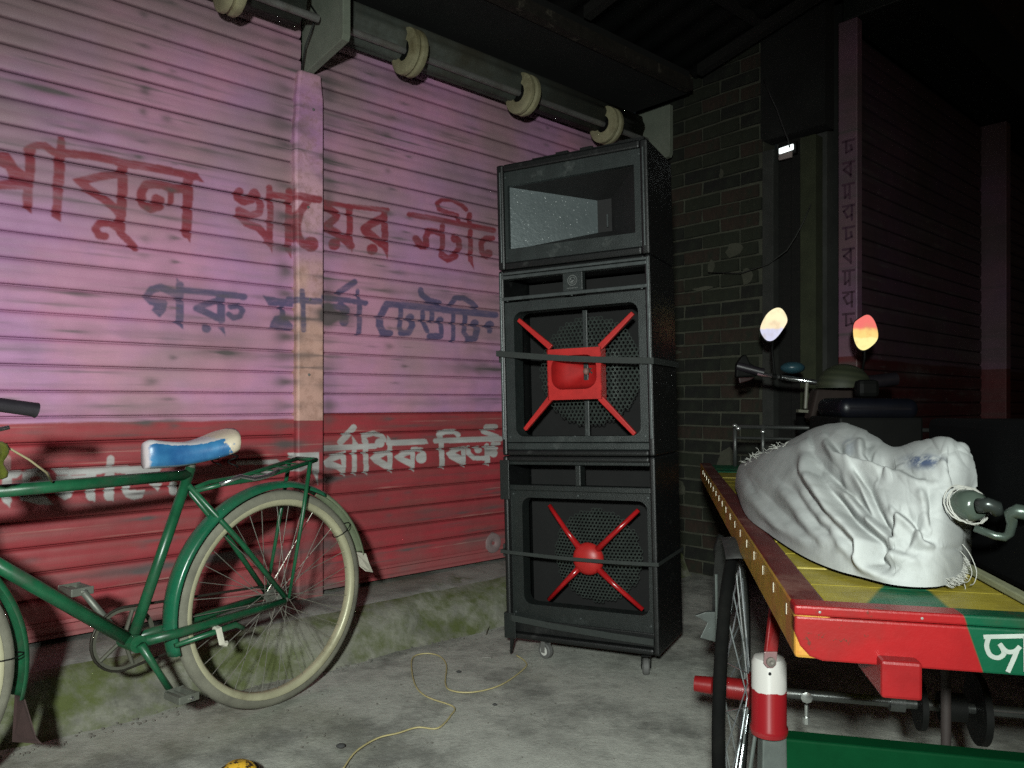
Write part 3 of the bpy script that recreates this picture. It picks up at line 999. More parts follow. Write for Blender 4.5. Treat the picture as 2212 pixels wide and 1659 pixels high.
v_ = t.coords(None); n1 = t.noise(v_, 160, 2, .5); n2 = t.noise(v_, 9, 5, .7); n3 = t.noise(v_, 60, 4, .7)
c = t.mix(n2, (.07, .09, .093), (.13, .155, .16))
c = t.mix(t.ramp(n1, .70, .74), c, (.75, .8, .8))  # pale specks: sparkles painted into the grey of the left horn wall
c = t.mix(t.math('MULTIPLY', t.ramp(n2, .62, .68), t.ramp(n3, .45, .6)), c, (.02, .025, .027))
t.bump(n3, .5, .002)
m_horn = t.finish(c, .30, .3)
m_mesh = M('grille_steel', (.055, .070, .062), .36, .5, var=.4, scale=20)
m_red = M('glossy_red', (.50, .022, .020), .42, var=.3, scale=20, bump=.08)
m_red2 = M('glossy_red_dark', (.42, .012, .014), .22, var=.3, scale=20, bump=.08)
m_strap = M('grey_green_strap', (.022, .028, .025), .7, var=.3, scale=40, bscale=300, bump=.4)
m_rubber = M('grey_rubber', (.12, .12, .115), .7)
m_chrome = M('chrome', (.62, .64, .64), .18, .95, var=.15)
WD, DP = .618, .33
def cab_frame(g, h0, h1, fr=.022, dep=DP):
    """Carcass: sides, top, bottom, back."""
    g.box(spt(0, 0, h0), SX*fr, SY*dep, SZ*(h1-h0))
    g.box(spt(WD-fr, 0, h0), SX*fr, SY*dep, SZ*(h1-h0))
    g.box(spt(fr, 0, h0), SX*(WD-2*fr), SY*dep, SZ*fr)
    g.box(spt(fr, 0, h1-fr), SX*(WD-2*fr), SY*dep, SZ*fr)
    g.box(spt(fr, dep-.015, h0+fr), SX*(WD-2*fr), SY*.015, SZ*(h1-h0-2*fr))
def rounded(a0, a1, h0, h1, r, n=6):
    pts = []
    for (ca, ch, q) in ((a1-r, h0+r, -90), (a1-r, h1-r, 0), (a0+r, h1-r, 90), (a0+r, h0+r, 180)):
        for i in range(n+1):
            an = R(q + 90*i/n)
            pts.append((ca + r*math.cos(an), ch + r*math.sin(an)))
    return pts
def baffle(g, outer, hole, d, th):
    """Rectangular board (a0,a1,h0,h1) with a rounded hole, at depth d."""
    a0, a1, h0, h1 = outer
    hp = rounded(*hole)
    n = len(hp)
    cx, cy = (hole[0]+hole[1])/2, (hole[2]+hole[3])/2
    op = []
    for (x, y) in hp:
        dx, dy = x-cx, y-cy
        k = min((a1-cx)/dx if dx > 1e-6 else ((a0-cx)/dx if dx < -1e-6 else 9e9), (h1-cy)/dy if dy > 1e-6 else ((h0-cy)/dy if dy < -1e-6 else 9e9))
        op.append((cx+dx*k, cy+dy*k))
    # snap corners
    for (X, Y) in ((a0, h0), (a1, h0), (a1, h1), (a0, h1)):
        i = min(range(n), key=lambda i: (op[i][0]-X)**2 + (op[i][1]-Y)**2)
        op[i] = (X, Y)
    v = [spt(x, d, y) for x, y in op] + [spt(x, d, y) for x, y in hp] + [spt(x, d+th, y) for x, y in hp]
    f = []
    for i in range(n):
        j = (i+1) % n
        f.append((i, j, n+j, n+i)); f.append((n+i, n+j, 2*n+j, 2*n+i))
    g.add(v, f)
def grille(name, parent, ca, ch, rad, d, mat, cell=.0145):
    """Round hexagon-mesh grille: hexagon rings joined."""
    g = MB()
    r = cell/math.sqrt(3)
    rows = int(rad/(r*1.5))+1
    for j in range(-rows, rows+1):
        for i in range(-60, 61):
            x = i*cell + (cell/2 if j % 2 else 0); y = j*r*1.5
            if x*x+y*y > rad*rad: continue
            bul = .02*(1-(x*x+y*y)/(rad*rad))
            o = []; inn = []
            for k in range(6):
                a = R(60*k+30)
                o.append(spt(ca+x+r*math.cos(a), d-bul, ch+y+r*math.sin(a)))
                inn.append(spt(ca+x+r*.66*math.cos(a), d-bul, ch+y+r*.66*math.sin(a)))
            g.add(o+inn, [(k, (k+1) % 6, 6+(k+1) % 6, 6+k) for k in range(6)])
    o = obj(name, g, mat, parent)
    o['kind'] = 'stuff'
    return o
def strap(rt_label, ypx, cab, hh=.024):
    pass

H1, H2, H3 = .715, 1.448, 1.868
# --- bottom cabinet
c1 = root('speaker_cabinet', SO, math.atan2(SX.y, SX.x), 'black wheeled bass speaker with round red centre, bottom of the stack', 'speaker', 'stack of three black speaker cabinets')
g = MB(); cab_frame(g, 0, H1); obj('cabinet_body', g, m_vinyl, c1, bevel=.008)
a0, h_t = spx(1108, 1052); 
g = MB()
hx0, hy1 = spx(1122, 1075); hx1, hy0 = spx(1400, 1345)
hx1 = spx(1400, 1100)[0]; hy0 = .135
baffle(g, (.022, WD-.022, .075, H1-.135), (hx0, hx1-.01, hy0, hy1, .035), .022, .06)
obj('front_baffle', g, m_front2, c1, smooth=True)
g = MB(); g.box(spt(.022, .018, .022), SX*(WD-.044), SY*.02, SZ*.053); obj('plinth_board', g, m_vinyl, c1, bevel=.004)
g = MB()
g.box(spt(.022, .012, H1-.135), SX*(WD-.044), SY*.05, SZ*.022)
g.box(spt(.022, .006, H1-.034), SX*(WD-.044), SY*.05, SZ*.014)
g.box(spt(spx(1245, 1020)[0]-.011, .012, H1-.113), SX*.022, SY*.05, SZ*.079)
obj('port_frame', g, m_front2, c1, bevel=.003)
g = MB(); g.box(spt(.03, .20, .03), SX*(WD-.06), SY*.01, SZ*(H1-.06)); obj('inner_board', g, m_inner, c1)
ca, ch = spx(1272, 1206, .05)
ca -= .0; grille('grille_mesh', c1, ca+.012, ch+.002, .178, .115, m_mesh)
g = MB(); g.ellipsoid(spt(ca, .045, ch), SX*.062, SY*.035, SZ*.062, 28, 14)
obj('red_centre', g, m_red, c1, smooth='all')
for (x, y) in ((1181, 1093), (1375, 1103), (1180, 1298), (1384, 1320)):
    b = spx(x, y, .03)
    e = Vector((b[0]-ca, b[1]-ch)); e.normalize()
    g = MB(); g.tube([spt(b[0], .055, b[1]), spt((b[0]+ca)/2, .038, (b[1]+ch)/2), spt(ca+e.x*.045, .040, ch+e.y*.045)], [.0085, .0095, .013], 12)
    obj('red_arm', g, m_red2, c1, smooth='all')
g = MB()
for i in range(1):
    pts = [spt(.012, -.004, .075), spt(.03, -.010, .07), spt(.2, -.006, .055), spt(.45, -.006, .043), spt(WD-.02, -.004, .038)]
for a, b in zip(pts, pts[1:]):
    g.box(a, b-a, SY*.003, SZ*.024)
obj('lower_strap', g, m_strap, c1)
# corner protector and dangling strip
g = MB(); g.box(spt(-.006, -.006, .0), SX*.05, SY*.004, SZ*.10); g.box(spt(-.006, -.006, .0), SX*.004, SY*.06, SZ*.10); obj('corner_guard', g, m_front2, c1, bevel=.002)
g = MB(); g.box(spt(-.008, -.010, H1-.17), SX*.040, SY*.004, SZ*.155); obj('corner_guard', g, m_front2, c1, bevel=.002)
g = MB(); g.prism([spt(.018, -.005, .02), spt(.040, -.005, .02), spt(.030, -.012, -.052), spt(.020, -.010, -.060)], SY*.003); obj('torn_strip', g, m_vinyl, c1)
# casters
def caster(a, d, bright, ang):
    g = MB()
    top = spt(a, d, -.003); top2 = Vector((top.x, top.y, .078))
    c = Vector((top.x, top.y, .031)) + SX*.012
    ax = (SX*math.cos(ang) + SY*math.sin(ang)); ax = Vector((ax.x, ax.y, 0)).normalized()
    w = MB(); w.lathe(c - ax*.012, ax, [(0, .018), (0, .026), (.004, .0305), (.020, .0305), (.024, .026), (.024, .018)], 28)
    wh = obj('caster_wheel', w, m_rubber, c1, smooth=True)
    w = MB(); w.lathe(c - ax*.0135, ax, [(0, 0), (0, .007), (.002, .008), (.003, .019), (.0245, .019), (.027, .007), (.027, 0)], 24)
    obj('wheel_disc', w, M('white_wheel_disc', (.62, .62, .58), .35) if bright else m_rubber, wh, smooth=True)
    g.box(c - ax*.018 - Vector((0, 0, .006)) - ax.cross(Vector((0,0,1)))*.010, ax*.0025, ax.cross(Vector((0,0,1)))*.020, (0, 0, .046))
    g.box(c + ax*.0155 - Vector((0, 0, .006)) - ax.cross(Vector((0,0,1)))*.010, ax*.0025, ax.cross(Vector((0,0,1)))*.020, (0, 0, .046))
    g.box(c - ax*.018 + Vector((0, 0, .040)) - ax.cross(Vector((0,0,1)))*.016, ax*.036, ax.cross(Vector((0,0,1)))*.032, (0, 0, .004))
    obj('caster_fork', g, m_steel_dirty if bright else m_dark, c1, bevel=.001)
caster(.135, .05, True, 1.25)
caster(.540, .05, False, .35)
caster(.12, .27, False, .8)
caster(.52, .27, False, .2)
# --- middle cabinet
c2 = root('speaker_cabinet', spt(0, 0, H1), math.atan2(SX.y, SX.x), 'black speaker with square red horn on an X brace, middle of the stack', 'speaker', 'stack of three black speaker cabinets')
g = MB(); cab_frame(g, H1+.002, H2); obj('cabinet_body', g, m_vinyl, c2, bevel=.008)
g = MB()   # worn metal rim round the front
g.box(spt(.004, -.006, H1+.065), SX*.010, SY*.012, SZ*(H2-H1-.075))
g.box(spt(WD-.014, -.006, H1+.065), SX*.010, SY*.012, SZ*(H2-H1-.075))
g.box(spt(.014, -.006, H2-.020), SX*(WD-.028), SY*.012, SZ*.010)
obj('metal_rim', g, m_edge, c2, bevel=.002)
def hgt(x, y): return spx(x, y)[1]
hs1 = hgt(1250, 588) ; hs0 = hgt(1250, 625)
g = MB()
g.box(spt(.014, .0, hs0-.016), SX*(WD-.028), SY*.04, SZ*.014)
g.box(spt(.014, .0, H2-.036), SX*(WD-.028), SY*.04, SZ*.014)
obj('port_frame', g, m_edge, c2, bevel=.003)
la, lh = spx(1236, 605)
g = MB(); g.box(spt(la-.040, .002, hs0-.002), SX*.080, SY*.03, SZ*(H2-.036-hs0+.002)); lgp = obj('badge_plate', g, m_front, c2, bevel=.002)
g = MB()
def ring(g, a, h, r, w, d):
    n = 28
    v = [spt(a+rr*math.cos(2*math.pi*i/n), d, h+rr*math.sin(2*math.pi*i/n)) for rr in (r, r-w) for i in range(n)]
    g.add(v, [(i, n+i, n+(i+1) % n, (i+1) % n) for i in range(n)])
ring(g, la, lh, .020, .0025, .0005); ring(g, la, lh, .013, .002, .0005)
g.box(spt(la-.002, .0, lh-.003), SX*.009, SY*.001, SZ*.004); g.box(spt(la-.007, .0, lh-.008), SX*.010, SY*.001, SZ*.006); g.box(spt(la-.008, 0, lh+.002), SX*.004, SY*.001, SZ*.006)
for k in range(9):
    g.box(spt(la-.022+k*.005, .0005, lh-.031), SX*.003, SY*.001, SZ*.004)
obj('badge_emblem', g, M('badge_silver', (.30, .32, .31), .35, .6), lgp)
ha0, hh1 = spx(1108, 705); ha1, hh0 = spx(1383, 925)
g = MB(); baffle(g, (.016, WD-.016, H1+.055, hs0-.024), (ha0, ha1, spx(1250, 942)[1], spx(1250, 661)[1], .035), .008, .075)
obj('front_baffle', g, m_front, c2, smooth=True)
g = MB(); g.box(spt(.016, .012, H1+.024), SX*(WD-.03), SY*.03, SZ*.028); obj('plinth_board', g, m_front, c2, bevel=.004)
g = MB(); g.box(spt(.03, .22, H1+.03), SX*(WD-.06), SY*.01, SZ*(H2-H1-.06)); obj('inner_board', g, m_inner, c2)
gc = spx(1272, 800, .09)
grille('grille_mesh', c2, gc[0], gc[1], .208, .10, m_mesh, cell=.0165)
g = MB(); g.box(spt(gc[0]-.012, .062, hh0-.05), SX*.020, SY*.01, SZ*(spx(1250,668)[1]-hh0+.055)); obj('cross_bar', g, m_front, c2, bevel=.003)
# red X brace with square horn
xs_ = [(1118, 690), (1366, 675), (1132, 928), (1370, 938)]
ins = [(1187, 749), (1296, 748), (1187, 860), (1296, 860)]
for (ox, oy), (ix, iy) in zip(xs_, ins):
    o_ = spx(ox, oy, -.002); i_ = spx(ix, iy, -.002)
    dv = Vector((i_[0]-o_[0], i_[1]-o_[1])).normalized(); sd = Vector((-dv.y, dv.x))*.0078
    pts = [(o_[0]+sd.x, o_[1]+sd.y), (i_[0]+sd.x*1.5+dv.x*.004, i_[1]+sd.y*1.5+dv.y*.004), (i_[0]-sd.x*1.5+dv.x*.004, i_[1]-sd.y*1.5+dv.y*.004), (o_[0]-sd.x, o_[1]-sd.y)]
    g = MB(); g.prism([spt(a, .000, h) for a, h in pts], SY*.016)
    obj('red_arm', g, m_red, c2, bevel=.003)
i0 = spx(1182, 862); i1 = spx(1301, 747)
sq = [i0[0]+.006, i1[0]-.004, i0[1]-.004, i1[1]-.002]
q0 = spx(1191, 842); q1 = spx(1292, 764)
hole = (q0[0]+.006, q1[0]-.006, q0[1], q1[1], .045)
g = MB()
hp = rounded(*hole); n = len(hp)
cx, cy = (hole[0]+hole[1])/2, (hole[2]+hole[3])/2
g0 = MB(); baffle(g0, tuple(sq), hole, -.006, .02)
rim = g0
# outer side walls
rim.box(spt(sq[0], -.006, sq[2]), SX*.004, SY*.05, SZ*(sq[3]-sq[2])); rim.box(spt(sq[1]-.004, -.006, sq[2]), SX*.004, SY*.05, SZ*(sq[3]-sq[2]))
rim.box(spt(sq[0], -.0055, sq[2]), SX*(sq[1]-sq[0]), SY*.05, SZ*.004); rim.box(spt(sq[0], -.0055, sq[3]-.004), SX*(sq[1]-sq[0]), SY*.05, SZ*.004)
hrn = obj('red_horn', rim, m_red, c2)
g = MB()
lv = [(1.0, -.014), (.97, .012), (.90, .034), (.70, .052), (.40, .062), (.18, .078)]
ex, ey = cx+.03, cy+.008
v = []
for k, (f_, d_) in enumerate(lv):
    for (x, y) in hp:
        bx = cx + (ex-cx)*(1-f_); by = cy + (ey-cy)*(1-f_)
        v.append(spt(bx+(x-cx)*f_, -.006+.01+d_, by+(y-cy)*f_))
f = []
for k in range(len(lv)-1):
    for i in range(n):
        j = (i+1) % n
        f.append((k*n+i, k*n+j, (k+1)*n+j, (k+1)*n+i))
f.append(tuple((len(lv)-1)*n+i for i in range(n)))
g.add(v, f)
obj('horn_bowl', g, M('matt_red', (.40, .014, .014), .65, var=.3, scale=20, spec=.2), hrn, smooth='all')
g = MB(); g.ellipsoid(spt(ex-.004, .055, ey-.004), SX*.012, SY*.012, SZ*.014, 14, 8); obj('horn_throat', g, M('pale_throat', (.22, .12, .10), .6), hrn, smooth='all')
# --- top cabinet with flared horn
c3 = root('speaker_cabinet', spt(0, 0, H2), math.atan2(SX.y, SX.x), 'black horn speaker with a wide rectangular flare, top of the stack', 'speaker', 'stack of three black speaker cabinets')
g = MB(); cab_frame(g, H2+.002, H3, fr=.030); obj('cabinet_body', g, m_vinyl, c3, bevel=.010)
fa0, fh1 = spx(1093, 407); fa1 = spx(1368, 400)[0]; fh0 = spx(1096, 546)[1]
fh1 = H3-.085; fh0 = H2+.085
g = MB(); baffle(g, (.030, WD-.030, H2+.032, H3-.03), (fa0, fa1, fh0, fh1, .004), .012, .02)
obj('front_baffle', g, m_front, c3, smooth=True)
g = MB(); g.box(spt(.014, -.004, H2+.030), SX*.006, SY*.01, SZ*(H3-H2-.06)); g.box(spt(WD-.02, -.004, H2+.030), SX*.006, SY*.01, SZ*(H3-H2-.06))
obj('edge_bead', g, m_edge, c3, bevel=.002)
ta, th_ = spx(1240, 440)[0], (fh0+fh1)/2
g = MB()
m1, m0 = spt(fa0, .032, fh1), spt(fa0, .032, fh0)
n1, n0 = spt(ta+.01, .225, th_+.075), spt(ta+.01, .225, th_-.055)
g.prism([m0, m1, n1, n0], SY*.004)
obj('horn_flare', g, m_horn, c3)
g = MB()
e1, e0 = spt(fa1, .032, fh1), spt(fa1, .032, fh0)
k1, k0 = spt(ta+.07, .225, th_+.075), spt(ta+.07, .225, th_-.055)
g.add([m1, e1, k1, n1, m0, e0, k0, n0], [(0, 1, 2, 3), (4, 7, 6, 5), (1, 5, 6, 2), (3, 2, 6, 7)])
obj('horn_throat', g, M('matt_black_flare', (.012, .012, .012), .7), c3)
g = MB(); g.tube([spt(ta+.055, .215, th_-.04), spt(ta+.055, .215, th_+.01)], .004, 8); obj('throat_rib', g, m_edge, c3)
# strips of torn covering along the top edge
g = MB()
for k in range(9):
    g.box(spt(.15+k*.05, .02, H3-.002), SX*.05, SY*.05, SZ*(.008+.01*random.random()))
obj('torn_cover', g, m_vinyl, c3)
for (par, h0_, h1_) in ((c1, .10, H1-.15), (c2, H1+.075, H2-.12), (c3, H2+.05, H3-.05)):
    for a in (.035, WD/2, WD-.035):
        for h in (h0_, h1_):
            g = MB(); dd = .021 if par is c1 else (.007 if par is c2 else .011)
            g.lathe(spt(a, dd, h), -Vector((SY.x, SY.y, 0)), [(0, .0045), (.0015, .004), (.002, 0)], 10); obj('screw', g, m_edge, par)
# --- straps round the stack: things of their own
def band(h_l, h_r, w, label):
    g = MB()
    nseg = 16
    for i in range(nseg):
        a0_, a1_ = -.008 + (WD+.016)*i/nseg, -.008 + (WD+.016)*(i+1)/nseg
        z0_, z1_ = h_l+(h_r-h_l)*i/nseg - .006*math.sin(math.pi*i/nseg), h_l+(h_r-h_l)*(i+1)/nseg - .006*math.sin(math.pi*(i+1)/nseg)
        A, B = spt(a0_, -.016, z0_), spt(a1_, -.016, z1_)
        g.add([A, B, B+SZ*w, A+SZ*w, A+SY*.002, B+SY*.002, B+SZ*w+SY*.002, A+SZ*w+SY*.002], [(0, 1, 2, 3), (7, 6, 5, 4), (0, 4, 5, 1), (3, 2, 6, 7)])
    g.box(spt(WD+.007, -.016, h_r), SX*.002, SY*(DP+.02), SZ*w)
    g.box(spt(-.010, -.016, h_l), SX*.002, SY*(DP+.02), SZ*w)
    # ratchet lump on the left edge
    g.box(spt(-.022, .03, h_l-.022), SX*.014, SY*.03, SZ*.05)
    obj('binding_strap', g, m_strap, bevel=.0008, cat='strap', group='flat straps bound round the speakers', label=label)
hl, hr = spx(1078, 770)[1], spx(1412, 779)[1]
band(hl, hr-.012, .023, 'flat grey strap across the red horn of the middle speaker')
hl, hr = spx(1088, 1193)[1], spx(1420, 1222)[1]
band(hl, hr, .014, 'thin grey strap across the red ball of the bottom speaker')

# ------------------------------------------------------------------ bicycle
BE = Vector((.602, .799, 0)).normalized()          # towards the rear of the bicycle
BL = Vector((BE.y, -BE.x, 0))                       # towards the camera side
BO = Vector((-.783, 2.55, 0))
cB = BL.dot(BO)
def bpt(t, z, lat=0.0): return BO + BE*t + BL*lat + Vector((0, 0, z))
def bpx(x, y, lat=0.0):
    P = on_plane(x, y, BL, cB + lat); return (P-BO).dot(BE), P.z
bk = root('bicycle', BO - BE*.5, math.atan2(BE.y, BE.x), 'green bicycle with blue seat leaning before the pink and red shutters', 'bicycle')
m_green = M('green_enamel', (.012, .105, .045), .33, var=.5, scale=14, dirt=(.04, .055, .035), dlo=.50, dhi=.72, bump=.08)
m_fend = M('fender_green', (.012, .13, .065), .25, var=.4, scale=8, dirt=(.04, .065, .042), dlo=.52, dhi=.8, bump=.05)
m_tyre = M('muddy_tyre', (.20, .195, .15), .85, var=.35, scale=12, dirt=(.10, .095, .075), bump=.4, bscale=200)
m_rim = M('cream_rim', (.50, .48, .32), .38, .2, var=.25, scale=10, dirt=(.26, .24, .15), dlo=.55, dhi=.75)
m_spoke = M('spoke_steel', (.42, .41, .36), .35, .7)
m_grey = M('grimy_metal', (.19, .20, .17), .5, .5, dirt=(.10, .10, .07))
WR = .355
def bike_wheel(parent, ct, lat=0.0, zc=WR, dirt=True):
    c = bpt(ct, zc, lat)
    def circ(r, s, n=72): return [c + BE*(r*math.cos(2*math.pi*i/n)) + Vector((0, 0, r*math.sin(2*math.pi*i/n))) + BL*s for i in range(n)]
    wh = None
    g = MB(); g.lathe(c, BL, [(-.019, WR-.030), (-.0205, WR-.018), (-.014, WR-.006), (0, WR), (.014, WR-.006), (.0205, WR-.018), (.019, WR-.030)], 80)
    wh = obj('tyre', g, m_tyre, parent, smooth='all')
    g = MB(); g.lathe(c, BL, [(-.0175, WR-.030), (-.0185, WR-.034), (-.017, WR-.045), (-.008, WR-.052), (0, WR-.050), (.008, WR-.052), (.017, WR-.045), (.0185, WR-.034), (.0175, WR-.030)], 80)
    obj('rim', g, m_rim, parent, smooth='all')
    g = MB(); g.lathe(c, BL, [(-.055, 0), (-.055, .007), (-.038, .007), (-.036, .021), (-.031, .021), (-.029, .013), (.029, .013), (.031, .021), (.036, .021), (.038, .007), (.055, .007), (.055, 0)], 20)
    obj('hub', g, m_grey, parent, smooth=True)
    g = MB(); NS = 36
    for k in range(NS):
        side = 1 if k % 2 else -1
        ar = 2*math.pi*k/NS
        ah = ar + (R(72) if (k//2) % 2 else -R(72))
        p0 = c + BE*(.019*math.cos(ah)) + Vector((0, 0, .019*math.sin(ah))) + BL*(.033*side)
        p1 = c + BE*((WR-.050)*math.cos(ar)) + Vector((0, 0, (WR-.050)*math.sin(ar))) + BL*(.004*side)
        s_ = MB(); s_.tube([p0, p1], .0012, 5, cap=False)
        obj('spoke', s_, m_spoke, parent)
    return c
rw = bike_wheel(bk, 0.0)
FW = -1.13
fw = bike_wheel(bk, FW)
def btube(name, pts, r, mat=m_green, seg=12, smooth='all', lat=None):
    g = MB(); g.tube(pts, r, seg); return obj(name, g, mat, bk, smooth=smooth)
ZTT = .785
seatT = (-.309, ZTT); BB = (-.4815, .327)
hd_t = (-.965, ZTT+.01); hd_b = (-.935, .66)
btube('top_tube', [bpt(*seatT), bpt(hd_t[0], ZTT-.005)], .0165)
btube('down_tube', [bpt(*BB), bpt(-.943, .705)], .018)
btube('seat_tube', [bpt(*BB), bpt(seatT[0]+.006, ZTT+.02)], .0155)
btube('head_tube', [bpt(-.972, .845), bpt(-.930, .645)], .020)
g = MB()
for s in (-1, 1):
    g.tube([bpt(-.318, .755, .012*s), bpt(-.15, .56, .03*s), bpt(-.004, .365, .052*s)], .0085, 10)
obj('seat_stays', g, m_green, bk, smooth='all')
g = MB()
for s in (-1, 1):
    g.tube([bpt(BB[0]+.02, .327, .025*s), bpt(-.36, .330, .038*s), bpt(-.005, .352, .054*s)], [.015, .014, .010], 10)
obj('chain_stays', g, m_green, bk, smooth='all')
g = MB(); g.tube([bpt(BB[0], .327, -.040), bpt(BB[0], .327, .040)], .024, 16); obj('bottom_bracket', g, m_green, bk, smooth=True)
g = MB()
for s in (-1, 1):
    g.tube([bpt(-.925, .645, .032*s), bpt(-.96, .50, .05*s), bpt(FW, WR, .056*s)], [.013, .012, .009], 10)
g.tube([bpt(-.930, .655, -.035), bpt(-.930, .655, .035)], .014, 10)
obj('fork', g, m_green, bk, smooth='all')
g = MB(); g.tube([bpt(seatT[0]+.006, ZTT+.01), bpt(-.298, .845)], .0125, 12); obj('seat_post', g, m_grey, bk, smooth='all')
# mudguards
def fender(ct, a0, a1, mat, r=WR+.022, w=.034, n=46, name='mudguard'):
    g = MB(); pr = [(-1, -.012), (-.8, .0), (-.35, .006), (0, .008), (.35, .006), (.8, .0), (1, -.012)]
    v = []
    for i in range(n+1):
        a = R(a0 + (a1-a0)*i/n)
        for (l, h) in pr:
            rr = r + h
            v.append(bpt(ct + rr*math.cos(a), WR + rr*math.sin(a), l*w))
    k = len(pr)
    g.add(v, [(i*k+j, i*k+j+1, (i+1)*k+j+1, (i+1)*k+j) for i in range(n) for j in range(k-1)])
    o = obj(name, g, mat, bk, smooth='all')
    sm = o.modifiers.new('solid', 'SOLIDIFY'); sm.thickness = .0012; sm.offset = 0
    return o
rf = fender(0, 195, 60, m_fend)
fender(0, 60, 14, M('dulled_fender', (.20, .24, .15), .45, var=.4, scale=8, dirt=(.10, .12, .07)), w=.030, name='mudguard_tail')
fender(FW, 150, -15, m_green)
m_flap = M('white_plastic_flap', (.62, .60, .50), .5, var=.2)
g = MB(); A = R(14)
p = bpt((WR+.022)*math.cos(A), WR+(WR+.022)*math.sin(A))
fl = [(-.030, 0, 0), (.030, 0, 0), (.036, -.04, .012), (.030, -.075, .035), (-.012, -.078, .040), (-.030, -.05, .014)]
g.prism([p + BL*a + Vector((0, 0, b)) + BE*c for a, b, c in fl], BE*.002)
obj('mud_flap', g, m_flap, bk)
m_brown = M('brown_rubber_flap', (.055, .030, .028), .8)
g = MB(); A = R(-15)
p = bpt(FW+(WR+.022)*math.cos(A), WR+(WR+.022)*math.sin(A))
g.prism([p - BL*.028, p + BL*.028, p + BL*.045 - Vector((0, 0, .10)) + BE*.02, p + BL*.05 - Vector((0, 0, .115)) + BE*.03, p - BL*.045 - Vector((0, 0, .125)) + BE*.0], BE*.003)
obj('mud_flap', g, m_brown, bk)
# rear carrier: rails, slats, stays
g = MB()
zc0, zc1 = .755, .825
for s in (-1, 1):
    g.tube([bpt(-.30, .735, .016*s), bpt(-.22, .752, .040*s), bpt(-.10, .760, .050*s), bpt(.125, .806, .052*s)], [.007, .0075, .0075, .0075], 8)
g.tube([bpt(.125, .806, -.052), bpt(.125, .806, .052)], .0075, 8)
car = obj('carrier', g, m_green, bk, smooth='all')
for q in range(4):
    g = MB(); t_ = -.06+q*.042
    zq = .760 + (t_+.10)*.205
    g.box(bpt(t_, zq-.002, -.048), BE*.012, BL*.096, (0, 0, .004)); obj('carrier_bar', g, m_green, bk)
g = MB(); g.tube([bpt(-.235, .752, .048), bpt(-.17, .772, .052), bpt(-.12, .760, .054), bpt(-.07, .766, .054), bpt(-.03, .782, .054)], .007, 8); obj('carrier_clip', g, m_chrome, bk, smooth='all')
for s in (-1, 1):
    g = MB(); g.tube([bpt(.095, .80, .056*s), bpt(.060, .62, .060*s), bpt(.006, .36, .060*s)], [.0075, .007, .005], 8); obj('carrier_stay', g, m_green, bk, smooth='all')
# band on the wheel (wire tied round)
for (ct, a) in ((0, 34), (FW, 2)):
    g = MB(); aa = R(a); cc = bpt(ct+(WR-.02)*math.cos(aa), WR+(WR-.02)*math.sin(aa))
    rad = BE*math.cos(aa) + Vector((0, 0, math.sin(aa)))
    g.tube([cc + rad*(.040*math.cos(q*math.pi/6)) + BL*(.028*math.sin(q*math.pi/6)) for q in range(12)], .0018, 5, closed=True)
    obj('tied_wire', g, m_dark, bk)
# crank, chainring, chain, pedals
g = MB(); cA = bpt(BB[0], .327, -.045)
g.lathe(cA, BL, [(-.002, .078), (-.002, .090), (.002, .090), (.002, .078), (-.002, .078)], 44)
for k in range(5):
    a = 2*math.pi*k/5
    g.tube([cA, cA + BE*(.082*math.cos(a)) + Vector((0, 0, .082*math.sin(a)))], .006, 6)
obj('chainring', g, M('muddy_chainring', (.10, .10, .075), .7, .3, dirt=(.05, .05, .03)), bk, smooth=True)
g = MB()
up = [cA + BE*(.09*math.sin(R(q))*-1) + Vector((0, 0, .09*math.cos(R(q)))) for q in range(0, 181, 12)]
cR = bpt(0, WR, -.045)
rr_ = [cR + BE*(.032*math.sin(R(q))) + Vector((0, 0, -.032*math.cos(R(q)))) for q in range(0, 181, 30)]
loop = up + [cA*.5+cR*.5 + Vector((0, 0, -.075))] + rr_
g.tube(loop, .0042, 6, closed=True); obj('chain', g, M('oily_chain', (.05, .045, .035), .5, .6), bk, smooth='all')
pd = bpx(385, 1503, .10); kd = (pd[0], pd[1]+.005)
g = MB(); g.tube([bpt(BB[0], .327, .050), bpt((BB[0]+kd[0])/2, (.327+kd[1])/2, .056), bpt(kd[0], kd[1], .060)], [.013, .009, .010], 10)
obj('crank_arm', g, m_green, bk, smooth='all')
k2 = (2*BB[0]-kd[0]-.02, 2*.327-kd[1])
g = MB(); g.tube([bpt(BB[0], .327, -.055), bpt(k2[0], k2[1], -.062)], [.011, .009], 10)
obj('crank_arm', g, m_grey, bk, smooth='all')
for (t_, z_, l0) in ((kd[0], kd[1], .062), (k2[0], k2[1], -.162)):
    g = MB()
    g.tube([bpt(t_, z_, l0), bpt(t_, z_, l0+.10)], .006, 8)
    for dt in (-.030, .018):
        g.box(bpt(t_+dt, z_-.010, l0+.015), BE*.012, BL*.080, (0, 0, .020))
    g.box(bpt(t_-.030, z_-.010, l0+.012), BE*.060, BL*.004, (0, 0, .022)); g.box(bpt(t_-.030, z_-.010, l0+.093), BE*.060, BL*.004, (0, 0, .022))
    pdl = obj('pedal', g, m_grey, bk, bevel=.002)
    g = MB(); g.lathe(bpt(t_+.006, z_, l0+.097), BL, [(0, 0), (0, .007), (.004, .006), (.006, 0)], 10); obj('pedal_reflector', g, m_chrome, pdl)
